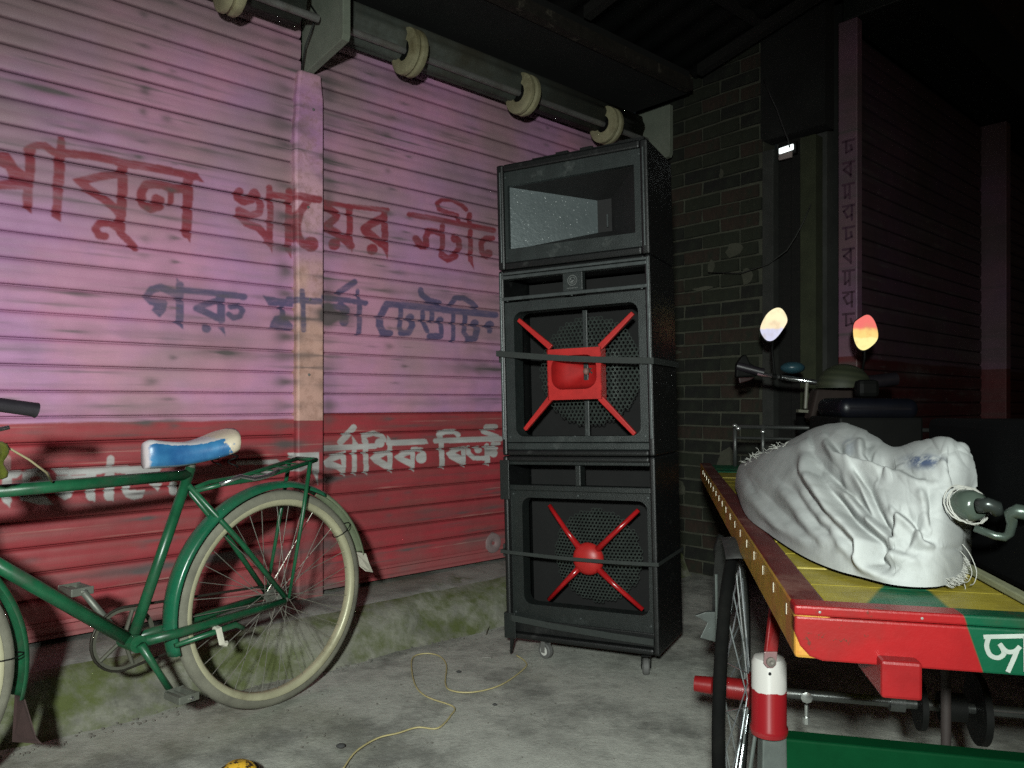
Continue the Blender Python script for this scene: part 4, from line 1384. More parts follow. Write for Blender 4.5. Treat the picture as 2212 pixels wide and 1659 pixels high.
# folded stand
g = MB()
for s in (-1, 1):
    g.tube([bpt(BB[0]+.10, .300, .05*s), bpt(-.19, .318, .060*s), bpt(-.165, .302, .062*s)], [.007, .010, .008], 8)
obj('kick_stand', g, m_green, bk, smooth='all')
g = MB(); a1_ = bpx(432, 1362, .06); g.tube([bpt(-.25, .318, .045), bpt(-.252, .322, .066), bpt(-.24, .275, .064), bpt(-.225, .268, .062)], .010, 6)
obj('white_tie', g, m_flap, bk)
# saddle
g = MB()
nst, nsr = 26, 18
v = []
m_sad_idx = []
for i in range(nst+1):
    u = i/nst
    t_ = -.447 + .275*u
    w = .030 + .062*min(1, max(0, (u-.25)/.6))**1.3
    if u < .08: w *= .55 + .45*u/.08
    if u > .93: w *= 1 - .35*(u-.93)/.07
    ztop = .898 - .012*math.sin(u*math.pi) * 1.2 + .024*max(0, u-.45)**1.2*2.0
    zbot = .812 - .006*math.sin(u*math.pi) + .036*u*u
    if u < .06: ztop -= .012*(1-u/.06)
    zc_, hz = (ztop+zbot)/2, (ztop-zbot)/2
    for j in range(nsr):
        a = 2*math.pi*j/nsr
        cs, sn = math.cos(a), math.sin(a)
        v.append(bpt(t_, zc_ + hz*math.copysign(abs(sn)**.7, sn), w*math.copysign(abs(cs)**.75, cs)))
f = [(i*nsr+j, i*nsr+(j+1) % nsr, (i+1)*nsr+(j+1) % nsr, (i+1)*nsr+j) for i in range(nst) for j in range(nsr)]
f += [tuple(range(nsr))[::-1], tuple(nst*nsr+j for j in range(nsr))]
g.add(v, f)
t = NT('blue_seat_cover')
tc = t.n('ShaderNodeTexCoord'); tc.object = bk
sp = t.n('ShaderNodeSeparateXYZ'); t.l(tc.outputs['Object'], sp.inputs[0])
nz = t.noise(tc.outputs['Object'], 38, 6, .7)
nb = t.noise(tc.outputs['Object'], 11, 3, .5)
c = t.mix(t.ramp(nb, .35, .65), (.015, .09, .24), (.05, .22, .42))
# pale backing shows along the top seam, the tail and the nose
za = t.n('ShaderNodeAttribute', attribute_name='zone'); zs = t.n('ShaderNodeSeparateColor'); t.l(za.outputs['Color'], zs.inputs[0])
top = t.ramp(t.math('MULTIPLY_ADD', nz, .22, zs.outputs[0]), .93, .95)
c = t.mix(top, c, (.50, .48, .50))
tail = t.ramp(t.math('ADD', t.math('MULTIPLY_ADD', zs.outputs[0], .16, zs.outputs[1]), t.math('MULTIPLY', nz, .30)), 1.03, 1.05)
c = t.mix(tail, c, (.58, .50, .38))
low = t.ramp(t.math('SUBTRACT', .13, zs.outputs[0]), -.03, .03)
c = t.mix(low, c, (.15, .20, .24))
nose = t.ramp(t.math('MULTIPLY_ADD', nz, .10, zs.outputs[1]), .10, .07)
c = t.mix(nose, c, (.50, .44, .46))
t.bump(nz, .3, .002)
m_seat = t.finish(c, .35)
sd_ = obj('saddle', g, m_seat, bk, smooth='all')
za = sd_.data.color_attributes.new('zone', 'FLOAT_COLOR', 'POINT')
for i in range(nst+1):
    for j in range(nsr):
        k = i*nsr+j
        if k < len(sd_.data.vertices):
            za.data[k].color = (.5+.5*math.sin(2*math.pi*j/nsr), i/nst, 0, 1)
g = MB()
for s in (-1, 1):
    g.tube([bpt(-.42, .84, .012*s), bpt(-.33, .828, .022*s), bpt(-.24, .828, .03*s), bpt(-.18, .85, .035*s)], .0035, 6)
    sp_ = [bpt(-.19 + .014*math.cos(q*.7), .80 + .0035*q, .045*s + .014*math.sin(q*.7)) for q in range(16)]
    g.tube(sp_, .0028, 5)
obj('saddle_springs', g, m_dark, bk, smooth='all')
# handlebar, grip, lever, cables
g = MB(); st = bpt(-.985, .905)
g.tube([bpt(-.972, .84), st], .012, 10)
ge = bpx(75, 886, .20); ge = (ge[0], ge[1])
g.tube([st, bpt(-1.03, .93, .12), bpt(-1.02, .955, .19), bpt(ge[0]-.06, ge[1]+.012, .205)], .011, 12)
g.tube([st, bpt(-1.03, .93, -.12), bpt(-1.02, .955, -.21), bpt(-.84, .975, -.27)], .011, 12)
obj('handlebar', g, m_chrome, bk, smooth='all')
m_grip = M('black_grip', (.020, .017, .022), .42)
g = MB(); g.tube([bpt(ge[0]-.13, ge[1]+.022, .205), bpt(ge[0]-.01, ge[1]+.003, .205), bpt(ge[0]+.002, ge[1], .205)], [.0155, .0165, .018], 16); obj('grip', g, m_grip, bk, smooth=True)
g = MB(); g.tube([bpt(-.96, .972, -.245), bpt(-.84, .975, -.27)], .016, 14); obj('grip', g, m_grip, bk, smooth=True)
g = MB(); g.tube([bpt(-.98, .925, .19), bpt(-.93, .928, .19), bpt(-.86, .945, .20)], [.009, .006, .005], 8); obj('brake_lever', g, m_chrome, bk, smooth='all')
g = MB(); g.ellipsoid(bpt(-.93, .935, .185), BE*.03, BL*.02, Vector((0, 0, .025)), 12, 8); obj('lever_clamp', g, m_dark, bk, smooth='all')
g = MB()
e0 = bpx(100, 1020, .10)
g.tube([bpt(-.95, .90, .14), bpt(*bpx(20, 968, .13), .13), bpt(*bpx(62, 992, .12), .12), bpt(e0[0], e0[1], .10), bpt(*bpx(112, 1040, .03), .03)], .0028, 6)
obj('brake_cable', g, M('cream_cable', (.40, .34, .20), .5), bk, smooth='all')
# crumpled yellow-green bag hung at the handlebar
g = MB(); c = bpt(-.905, .865, .13)
g.ellipsoid(c, BE*.055, BL*.035, Vector((0, 0, .045)), 28, 20)
vv = []
for (x, y, z) in g.v:
    n_ = .010*math.sin(x*90+y*40)+.009*math.sin(z*110+x*60)+.006*math.sin(y*170)
    d_ = (Vector((x, y, z))-c).normalized()
    vv.append(Vector((x, y, z)) + d_*n_)
g.v = [tuple(q_) for q_ in vv]
obj('plastic_bag', g, M('lime_plastic', (.22, .25, .04), .35, var=.6, scale=12, dirt=(.09, .09, .02), dlo=.48, dhi=.62), smooth='all', cat='bag', label='crumpled yellow green plastic bag hung on the bicycle handlebar')

# ------------------------------------------------------------------ cycle van
VA = Vector((.19, .982, 0)).normalized(); VB = Vector((.972, -.235, 0)).normalized()
VO = Vector((.368, 1.0, 0)); ZD = .7366
def vp(a, b, z): return VO + VA*a + VB*b + Vector((0, 0, z))
van = root('cycle_van', VO + VA*1.2 + VB*.45, math.atan2(VA.y, VA.x), 'flat bed cycle van painted red, yellow and green, carrying a white sack', 'van')
m_vred = M('van_red', (.20, .008, .009), .36, var=.4, scale=10, dirt=(.10, .008, .008), bump=.12, spec=.3)
m_vtop = M('worn_rail_red', (.095, .012, .010), .5, var=.5, scale=12, dirt=(.13, .055, .04), dlo=.5, dhi=.7)
m_amber = M('varnished_amber', (.50, .31, .045), .25, var=.45, scale=16, dirt=(.30, .10, .015), dlo=.45, dhi=.6, bump=.2, bscale=60)
m_vgreen = M('van_green', (.002, .042, .014), .6, spec=.03, var=.3, scale=10)
def van_coord(t):
    """(a, b) of the deck from world position."""
    geo = t.n('ShaderNodeNewGeometry')
    sb = t.n('ShaderNodeVectorMath', operation='SUBTRACT'); t.l(geo.outputs['Position'], sb.inputs[0]); sb.inputs[1].default_value = VO
    def dot(v):
        d_ = t.n('ShaderNodeVectorMath', operation='DOT_PRODUCT'); t.l(sb.outputs[0], d_.inputs[0]); d_.inputs[1].default_value = v; return d_.outputs['Value']
    # dual basis
    det = VA.x*VB.y - VA.y*VB.x
    ia = Vector((VB.y/det, -VB.x/det, 0)); ib = Vector((-VA.y/det, VA.x/det, 0))
    return dot(ia), dot(ib), geo.outputs['Position']
t = NT('deck_paint')
a_, b_, pos = van_coord(t)
nz = t.noise(pos, 22, 5, .65); n2 = t.noise(pos, 6, 5, .65)
yel = t.mix(t.ramp(nz, .3, .7), (.22, .175, .02), (.32, .26, .036))
grn = t.mix(t.ramp(nz, .3, .7), (.003, .070, .033), (.007, .12, .056))
e1 = t.ramp(t.math('SUBTRACT', b_, t.math('MULTIPLY_ADD', a_, .43, .078)), -.003, .003)
e2 = t.ramp(t.math('SUBTRACT', t.math('MULTIPLY_ADD', a_, .07, .195), b_), -.003, .003)
far = t.ramp(a_, 2.0, 2.01)
msk = t.math('MAXIMUM', t.math('MULTIPLY', e1, e2), far)
c = t.mix(msk, yel, grn)
c = t.mix(t.math('MULTIPLY', t.ramp(n2, .52, .70), .45), c, (.16, .13, .05))
gv = t.n('ShaderNodeMapping'); t.l(pos, gv.inputs[0]); gv.inputs['Rotation'].default_value = (0, 0, R(13)); gv.inputs['Scale'].default_value = (1.2, 18, 18)
grain = t.noise(gv.outputs[0], 5, 6, .7)
c = t.mix(t.math('MULTIPLY', t.ramp(grain, .50, .72), .35), c, (.10, .08, .03))
t.bump(grain, .35, .002)
t.b.inputs['Specular IOR Level'].default_value = .2
m_deck = t.finish(c, .42)
m_deck2 = m_deck
# side rails
L = 2.42
for (b0, nm) in ((0, 'side_rail'), (.955, 'side_rail')):
    g = MB(); g.box(vp(0.0, b0, ZD-.069), VA*L, VB*.045, (0, 0, .0695))
    # red top, amber side
    o = obj(nm, g, [m_amber, m_vtop], van, bevel=.005)
    for pl in o.data.polygons:
        if pl.normal.z > .9: pl.material_index = 1
g = MB()
for k in range(18):
    a0 = .06 + k*.125
    g.box(vp(a0, -.0015, ZD-.028), VA*.004, VB*.001, (0, 0, .015))
obj('side_rail_glints', g, M('glint_dash', (.75, .70, .55), .3, .6), van)  # pale dashes set on the amber side in place of its reflections
# planks
me_list = []
for k in range(20):
    a0 = .034 + k*.1175
    g = MB()
    zt = ZD - .004 + random.uniform(-.0015, .0015)
    g.box(vp(a0, .046, zt-.018), VA*.1145, VB*.908, (0, 0, .018))
    obj('plank', g, m_deck, van, bevel=.003)
# rear board, rounded corner, red with a green end and lettering
t = NT('rear_board_paint')
a_, b_, pos = van_coord(t)
nz = t.noise(pos, 20, 5, .65)
sz = t.n('ShaderNodeSeparateXYZ'); t.l(pos, sz.inputs[0])
msk = t.ramp(t.math('SUBTRACT', b_, t.math('MULTIPLY_ADD', t.math('SUBTRACT', ZD, sz.outputs['Z']), .32, .197)), -.001, .001)
c = t.mix(msk, t.mix(nz, (.16, .006, .007), (.26, .010, .011)), t.mix(nz, (.002, .040, .018), (.004, .072, .034)))
ch = t.noise(pos, 70, 5, .75); ch2 = t.noise(pos, 9, 4, .6)
c = t.mix(t.math('MULTIPLY', t.ramp(ch, .60, .64), t.ramp(ch2, .50, .62)), c, (.05, .025, .015))
c = t.mix(t.math('MULTIPLY', t.ramp(ch2, .45, .70), .35), c, (.06, .02, .015))
t.bump(ch, .25, .002)
t.b.inputs['Specular IOR Level'].default_value = .25
m_rear = t.finish(c, .35)
g = MB()
zb_ = ZD - .070
pts = [(0, ZD-.0135), (0, zb_+.035), (.006, zb_+.018), (.018, zb_+.005), (.034, zb_), (1.0, zb_), (1.0, ZD-.0135)]
g.prism([vp(-.002, b, z) for b, z in pts], VA*.034)
rb = obj('rear_board', g, m_rear, van, bevel=.003)
g = MB(); g.box(vp(-.0045, -.001, ZD-.012), VB*1.002, VA*.037, (0, 0, .013)); obj('edge_strip', g, m_rear, van, bevel=.003)
for b in (.03, .15, .27, .39):
    g = MB(); g.lathe(vp(-.004, b, ZD-.006), Vector((VB.y, -VB.x, 0)), [(0, .0022), (.0008, .0016), (.001, 0)], 8); obj('nail_head', g, m_steel_dirty, rb)
def cr(P, u):
    n = len(P)-1; x = u*n; i = min(int(x), n-1); f = x-i
    p0, p1, p2, p3 = P[max(i-1, 0)], P[i], P[i+1], P[min(i+2, n)]
    return .5*((2*p1) + (p2-p0)*f + (2*p0-5*p1+4*p2-p3)*f*f + (-p0+3*p1-3*p2+p3)*f**3)
def sign_strokes(win, strokes, w, plane_a):
    """Brush strokes traced on the rear board as thin raised paint."""
    g = MB()
    nv = Vector((VB.y, -VB.x, 0)); nv = Vector((-VB.y, VB.x, 0))
    c_ = nv.dot(vp(plane_a, 0, 0))
    ox, oy, s = win
    for st_ in strokes:
        P = [on_plane((ox+a*s)/1.79385, (oy+b*s)/1.79385, nv, c_) for a, b in st_]
        P = [cr(P, q/24) for q in range(25)] if len(P) > 2 else P
        for p0, p1 in zip(P, P[1:]):
            nq = len(g.f)
            lift = nv*(.00004*nq) if nv.y < 0 else nv*(-.00004*nq)
            p0, p1 = p0+lift, p1+lift
            dv = (p1-p0); 
            if dv.length < 1e-6: continue
            dv.normalize(); sd = dv.cross(nv).normalized()*w
            g.add([p0-sd-dv*w*.6, p1-sd+dv*w*.6, p1+sd+dv*w*.6, p0+sd-dv*w*.6], [(0, 1, 2, 3)])
    return g
g = sign_strokes((2600, 2200, .6184), [[(1968, 432), (2260, 426)], [(1990, 440), (1978, 490), (2000, 545), (2050, 562), (2085, 535), (2070, 492), (2062, 480)],
     [(2070, 492), (2105, 522), (2150, 520), (2178, 495)], [(2165, 512), (2145, 560), (2108, 640)], [(2218, 430), (2220, 640)]], .0027, -.0032)
obj('lettering', g, M('white_sign_paint', (.34, .38, .34), .5), rb)
# beam ends, cross members, running gear
for b0 in (.098, .82):
    g = MB(); g.box(vp(-.024, b0, .633), VA*.12, VB*.047, (0, 0, .047)); obj('beam_end', g, m_vred, van, bevel=.004)
    g = MB(); g.box(vp(.096, b0+.002, .635), VA*2.30, VB*.043, (0, 0, .044)); obj('bearer', g, m_vred, van, bevel=.003)
g = MB(); g.box(vp(.45, .02, .300), VB*.92, VA*.045, (0, 0, .075)); obj('green_crossbeam', g, m_vgreen, van, bevel=.004)
# axle
HUB = Vector((.515, 1.78, .338))
m_foot0 = M('dim_brown_rod', (.03, .022, .02), .7)
m_axle = M('bare_steel', (.16, .17, .165), .3, .8, var=.4, scale=20, dirt=(.07, .07, .06))
g = MB(); g.tube([HUB + VB*.05, HUB + VB*.87], .0115, 16); ax = obj('axle', g, m_axle, van, smooth=True)
for s_, r_, w_ in ((.33, .020, .03), (.385, .055, .012), (.43, .030, .05), (.50, .075, .014)):
    g = MB(); g.lathe(HUB + VB*s_, VB, [(0, 0), (0, r_), (w_, r_), (w_, 0)], 28); obj('axle_collar', g, m_dark if r_ > .02 else m_axle, van, smooth=True)
g = MB(); c = HUB + VB*.155 - VA*.014; g.lathe(c, -VA, [(0, .013), (.006, .013), (.008, .007), (.008, 0)], 8); g.tube([c + Vector((0,0,-.018)), c + Vector((0, 0, -.055))], .004, 8); g.tube([c + Vector((0,0,-.045)), c + Vector((0, 0, -.060))], .0085, 8)
obj('axle_bolt', g, M('bright_nut', (.5, .52, .5), .3, .8), van, smooth=True)
g = MB(); g.tube([vp(.55, .36, .655), vp(.55, .36, .30)], .009, 10); obj('brace_rod', g, m_foot0, van, smooth=True)
# wheels
m_btyre = M('black_tyre', (.004, .0042, .004), .9, dirt=(.009, .009, .008), bump=.5, bscale=180, spec=.08)
VR = .33
WA = VA; WB = VB
def van_wheel(c, cap=True, ns=36, toe=0.0):
    w = Matrix.Rotation(toe, 3, 'Z') @ VB
    w.z = 0; w.normalize()
    g = MB(); g.lathe(c, w, [(-.011, VR-.026), (-.0125, VR-.016), (-.008, VR-.004), (0, VR), (.008, VR-.004), (.0125, VR-.016), (.011, VR-.026)], 72); obj('tyre', g, m_btyre, van, smooth='all')
    g = MB(); g.lathe(c, w, [(-.0105, VR-.026), (-.0115, VR-.038), (-.005, VR-.046), (.005, VR-.046), (.0115, VR-.038), (.0105, VR-.026)], 72); obj('rim', g, m_axle, van, smooth='all')
    u = Vector((0, 0, 1)); e = w.cross(u).normalized()
    for k in range(ns):
        side = 1 if k % 2 else -1
        ar = 2*math.pi*k/ns; ah = ar + (R(70) if (k//2) % 2 else -R(70))
        g = MB(); g.tube([c + e*(.036*math.cos(ah)) + u*(.036*math.sin(ah)) + w*(.034*side), c + e*((VR-.047)*math.cos(ar)) + u*((VR-.047)*math.sin(ar)) + w*(.003*side)], .0017, 5, cap=False)
        obj('spoke', g, M_SPOKE2, van)
    g = MB()
    if cap:
        g.lathe(c, w, [(-.090, 0), (-.090, .018), (-.050, .020), (-.046, .026), (-.038, .042), (-.030, .042), (-.026, .024), (.026, .024), (.030, .042), (.036, .042), (.045, .020), (.05, 0)], 28)
    else:
        g.lathe(c, w, [(-.05, 0), (-.045, .020), (-.036, .042), (-.030, .042), (-.026, .024), (.026, .024), (.030, .042), (.036, .042), (.05, .02), (.085, .018), (.085, 0)], 28)
    obj('hub', g, m_vred, van, smooth=True)
M_SPOKE2 = M('bright_spoke', (.55, .60, .62), .3, .75)
van_wheel(HUB, toe=R(-8))
van_wheel(HUB + VB*.92, cap=False)
# red spring housing with chipped white band, strut and foot
yS = 1.36
cS = at(1661, 1500, yS)
ztp, zbt = at(0, 1414, yS).z, at(0, 1583, yS).z
g = MB(); g.lathe(Vector((cS.x, cS.y, zbt)), (0, 0, 1), [(0, 0), (0, .031), (.006, .0325), (.012, .0325), (.016, .030), (ztp-zbt-.012, .0298), (ztp-zbt-.004, .026), (ztp-zbt, .012), (ztp-zbt, 0)], 32)
t = NT('chipped_red_white')
tc = t.n('ShaderNodeNewGeometry'); sp = t.n('ShaderNodeSeparateXYZ'); t.l(tc.outputs['Position'], sp.inputs[0])
nz = t.noise(tc.outputs['Position'], 45, 5, .6)
ms = t.ramp(t.math('ADD', sp.outputs['Z'], t.math('MULTIPLY', t.math('SUBTRACT', nz, .5), .020)), ztp-.060, ztp-.059)
c = t.mix(ms, (.17, .007, .010), (.36, .35, .33))
m_chip = t.finish(c, .22)
sh = obj('spring_housing', g, m_chip, van, smooth=True)
g = MB()
A1, A2, B1, B2 = at(1668, 1290, 1.40), at(1694, 1300, 1.40), at(1680, 1412, yS), at(1654, 1412, yS)
g.prism([A1, A2, B1, B2], Vector((0, .012, 0))); obj('strut', g, m_vred, van, bevel=.002)
g = MB(); cc = at(1663, 1427, yS-.031); g.prism([at(1652, 1408, yS-.034), at(1680, 1408, yS-.034), at(1677, 1436, yS-.034), at(1670, 1443, yS-.034), at(1658, 1443, yS-.034), at(1650, 1434, yS-.034)], Vector((0, .004, 0)))
lug = obj('lug', g, M('pinkish_lug', (.25, .15, .15), .35, .2), van, bevel=.001)
g = MB(); g.lathe(cc + Vector((0, -.004, 0)), (0, -1, 0), [(0, .008), (.004, .008), (.005, .004), (.003, 0)], 12); obj('lug_bolt', g, m_steel_dirty, lug, smooth=True)
g = MB(); g.lathe(at(1663, 1455, yS-.0305), (0, -1, 0), [(0, .0028), (.0008, .0028), (.0008, 0)], 10); obj('screw_hole', g, m_inner, van)
g = MB(); m_foot = M('grey_green_steel', (.13, .15, .14), .4, .4, dirt=(.06, .065, .06))
F0, F1 = at(1648, 1585, yS), at(1700, 1585, yS)
zb2 = .20
g.add([F0, F1, Vector((F1.x+.004, yS, zb2)), Vector((F0.x-.004, yS, zb2)), F0+Vector((0,.03,0)), F1+Vector((0,.03,0)), Vector((F1.x+.004, yS+.03, zb2)), Vector((F0.x-.004, yS+.03, zb2))], [(0,3,2,1),(4,5,6,7),(0,4,7,3),(1,2,6,5),(0,1,5,4),(3,7,6,2)])
obj('housing_foot', g, m_foot, van, bevel=.003)
for s_ in (-1, 1):
    g = MB(); g.tube([Vector((cS.x+s_*.020, yS+.01, zbt+.002)), Vector((cS.x+s_*.055, yS+.01, .18))], .0035, 6); obj('foot_stay', g, m_foot, van)
# mottled inner mudguard behind the strut
t_m = M('mottled_mudguard', (.03, .03, .028), .7, .2, var=.7, scale=30, dirt=(.24, .22, .21), dlo=.60, dhi=.70)
g = MB(); n = 22; v = []
for i in range(n+1):
    a = R(15 + 95*i/n)
    for l in (-.028, .0, .028):
        rr = VR + .012 + (.004 if l == 0 else 0)
        v.append(HUB + VB*(l+.0) - VA*(-rr*math.cos(a)) + Vector((0, 0, rr*math.sin(a))))
g.add(v, [(i*3+j, i*3+j+1, (i+1)*3+j+1, (i+1)*3+j) for i in range(n) for j in range(2)])
mg = obj('mudguard', g, t_m, van, smooth='all'); s_ = mg.modifiers.new('s', 'SOLIDIFY'); s_.thickness = .0015
# small leaf bracket left of the wheel
g = MB(); g.prism([at(1500, 1330, 2.1), at(1524, 1322, 2.1), at(1548, 1322, 2.1), at(1550, 1388, 2.1), at(1512, 1378, 2.1), at(1528, 1345, 2.1)], Vector((.01, .02, 0)))
obj('side_bracket', g, m_foot, van, bevel=.002)
g = MB(); g.tube([at(1547, 1240, 2.05), at(1549, 1400, 2.05)], .004, 6); obj('brace_rod', g, m_foot, van)
g = MB(); g.tube([at(1558, 1155, 2.2), at(1548, 1185, 2.2), at(1552, 1215, 2.2)], .010, 8); obj('side_hook', g, m_dark, van, smooth='all')
# front: fork, wheel, saddle, handlebar, mirrors
FC = vp(2.62, .48, 0)
van_wheel(Vector((FC.x, FC.y, .338)) + VA*.30)
g = MB(); g.tube([vp(2.42, .48, .66), vp(2.72, .48, .72), vp(2.80, .48, .95)], .022, 12)
for s in (-1, 1):
    g.tube([vp(2.80, .48+.035*s, .80), Vector((FC.x, FC.y, .338)) + VA*.30 + VB*.05*s], .014, 10)
obj('front_fork', g, m_dark, van, smooth='all')
Yh = 3.50
g = MB(); g.tube([at(1636, 807, Yh), at(1765, 826, Yh-.05), at(1850, 832, Yh-.08), at(1925, 822, Yh-.06)], .0115, 12)
hb = obj('handlebar', g, m_chrome, van, smooth='all')
for (x0, x1) in ((1667, 1676), (1683, 1686), (1690, 1696), (1703, 1708), (1722, 1726), (1740, 1746), (1750, 1758)):
    y0, y1 = 809+(x0-1640)*.136, 809+(x1-1640)*.136
    g = MB(); g.tube([at(x0, y0, Yh-.02), at(x1, y1, Yh-.02)], .0135, 10)
    obj('tape_ring', g, m_dark, hb, smooth=True)
g = MB(); g.tube([at(1592, 790, Yh+.03), at(1650, 805, Yh)], .020, 12); obj('grip', g, m_grip, van, smooth=True)
g = MB(); g.tube([at(1868, 826, Yh-.07), at(1935, 818, Yh-.06)], .030, 12); obj('grip', g, m_grip, van, smooth=True)
g = MB(); g.prism([at(1590, 815, Yh+.02), at(1592, 785, Yh+.02), at(1602, 770, Yh+.02), at(1612, 764, Yh+.02), at(1622, 784, Yh+.02), at(1638, 794, Yh+.02), at(1638, 812, Yh+.02)], (0, .035, 0)); obj('switch_box', g, m_dark, van, bevel=.008)
g = MB(); g.prism([at(1596, 815, Yh), at(1632, 814, Yh), at(1620, 822, Yh), at(1598, 828, Yh)], Vector((0, .02, 0))); obj('hand_guard', g, M('dull_red_plastic', (.028, .008, .008), .5), van, bevel=.004)
g = MB(); g.ellipsoid(at(1712, 794, Yh+.03), Vector((.055, 0, 0)), Vector((0, .05, 0)), Vector((0, 0, .028)), 16, 10); obj('meter', g, M('blue_black_meter', (.03, .085, .11), .35), van, smooth='all')
t = NT('woven_dome')
v_ = t.coords(None, (1, 1, 1)); wv = t.n('ShaderNodeTexWave', wave_type='RINGS'); t.l(v_, wv.inputs[0]); wv.inputs['Scale'].default_value = 12
m_dome = t.finish(t.mix(wv.outputs[1], (.028, .035, .018), (.045, .052, .028)), .6)
g = MB(); g.ellipsoid(at(1822, 838, 3.33), Vector((.115, 0, 0)), Vector((0, .10, 0)), Vector((0, 0, .105)), 28, 12, vmin=0); obj('lamp_hood', g, m_dome, van, smooth='all')
m_dull = M('dusty_red_brown', (.028, .016, .012), .8)
g = MB(); g.prism([at(1765, 840, 3.36), at(1875, 840, 3.36), at(1860, 905, 3.36), at(1750, 905, 3.36)], Vector((0, .08, 0))); obj('front_panel', g, m_dull, van, bevel=.01)
g = MB(); g.tube([at(1743, 826, 3.4), at(1740, 882, 3.4)], .008, 8); g.box(at(1725, 890, 3.4), Vector((.05, 0, -.003)), Vector((0, .03, 0)), Vector((0, 0, .012))); obj('lever_post', g, M('pale_lever', (.20, .20, .15), .5), van)
# saddle
g = MB(); sc0 = at(1865, 882, 2.85); g.box(sc0 + Vector((-.14, -.13, -.035)), Vector((.285, 0, -.004)), Vector((.03, .30, 0)), Vector((0, 0, .075))); sdl = obj('saddle', g, M('blue_black_vinyl', (.005, .006, .011), .4), van, smooth=True, bevel=.034); sdl.modifiers['bevel'].segments = 5
g = MB(); g.box(sc0 + Vector((-.14, -.12, -.27)), (.30, 0, 0), (0, .28, 0), (0, 0, .24)); obj('battery_box', g, m_dark, van, bevel=.01)
g = MB(); g.box(at(1856, 858, 3.0), (.085, 0, 0), (0, .06, 0), (0, 0, .07)); obj('seat_back_pad', g, m_dark, van, bevel=.018)
# front rail
m_rail = M('grey_rail', (.10, .105, .10), .4, .6)
rl = [at(1587, 922, 3.25), at(1592, 922, 3.24)]
g = MB()
Pl, Pr = at(1588, 921, 3.25), at(2061, 930, 3.05)
g.tube([Pl, Pr], .009, 8); g.tube([at(1588, 945, 3.25), at(2061, 956, 3.05)], .006, 8)
obj('front_rail', g, m_rail, van, smooth='all')
for (x, y) in ((1588, 921), (1648, 922), (1800, 925), (1934, 928), (2061, 930), (2125, 931)):
    Yq = 3.25 - (x-1588)/473*.2
    P = at(x, y-5, Yq)
    g = MB(); g.tube([P, Vector((P.x, P.y, ZD-.01))], .009, 8); obj('rail_post', g, m_rail, van, smooth='all')
g = MB()
for (x, y) in ((1588, 919), (1595, 925), (1648, 932), (1933, 938), (2062, 934)):
    g.ellipsoid(at(x, y, 3.02 if x > 1900 else 3.2), Vector((.011, 0, 0)), Vector((0, .01, 0)), Vector((0, 0, .008)), 8, 6)
obj('front_rail_glints', g, M('glint_bead', (.7, .72, .7), .2, .8), van, smooth='all')  # bright beads added as the chrome highlights of the rail
# mirrors on stems; each glass tilted to its own view
LIT1 = Vector((-3.4, -8.0, 1.7)); LIT2 = Vector((2.2, -8.0, 1.6))
m_glass = M('mirror_glass', (.9, .9, .9), .02, 1.0, var=.02, bump=0)
def mirror(pts, Yc, target, stem):
    P = [at(1549.6+.2083*x, 635.5+.2083*y, Yc) for x, y in pts]
    c = sum(P, Vector()) / len(P)
    nrm = ((cam.location - c).normalized() + (target - c).normalized()).normalized()
    # project the outline along the view ray on the tilted plane
    Q = []
    for p in P:
        d = (p - cam.location)
        k = (c - cam.location).dot(nrm) / d.dot(nrm)
        Q.append(cam.location + d*k)
    # shell behind the glass
    g = MB()
    big = [c + (q-c)*1.07 for q in Q]; sm = [c + (q-c)*.6 - nrm*.028 for q in Q]
    n = len(Q)
    g.add([b - nrm*.002 for b in big] + sm, [(i, (i+1) % n, n+(i+1) % n, n+i) for i in range(n)] + [tuple(range(n, 2*n))] + [tuple(range(n))[::-1]])
    shl = obj('mirror_shell', g, m_dark, van, smooth=True)
    g = MB(); g.add(Q, [tuple(range(n))]); obj('mirror_glass', g, m_glass, shl)
    g = MB(); g.tube([c - nrm*.02 - Vector((0, 0, .03)), at(*stem[0], Yc+.01), at(*stem[1], Yh)], .006, 8); obj('mirror_stem', g, m_dark, van, smooth='all')
    return c, nrm
def smoothpoly(pts, it=2):
    for _ in range(it):
        o = []
        n = len(pts)
        for i in range(n):
            a, b = pts[i], pts[(i+1) % n]
            o += [(a[0]*.75+b[0]*.25, a[1]*.75+b[1]*.25), (a[0]*.25+b[0]*.75, a[1]*.25+b[1]*.75)]
        pts = o
    return pts
mirror(smoothpoly([(640,132),(690,165),(735,262),(700,335),(622,445),(562,488),(498,476),(444,390),(446,328),(500,215),(570,152)]), 3.55, LIT1, ((1668, 755), (1673, 808)))
mirror(smoothpoly([(1560,200),(1625,255),(1668,380),(1666,475),(1580,556),(1508,588),(1444,545),(1408,440),(1408,298),(1478,245)]), 3.42, LIT2, ((1868, 770), (1858, 830)))

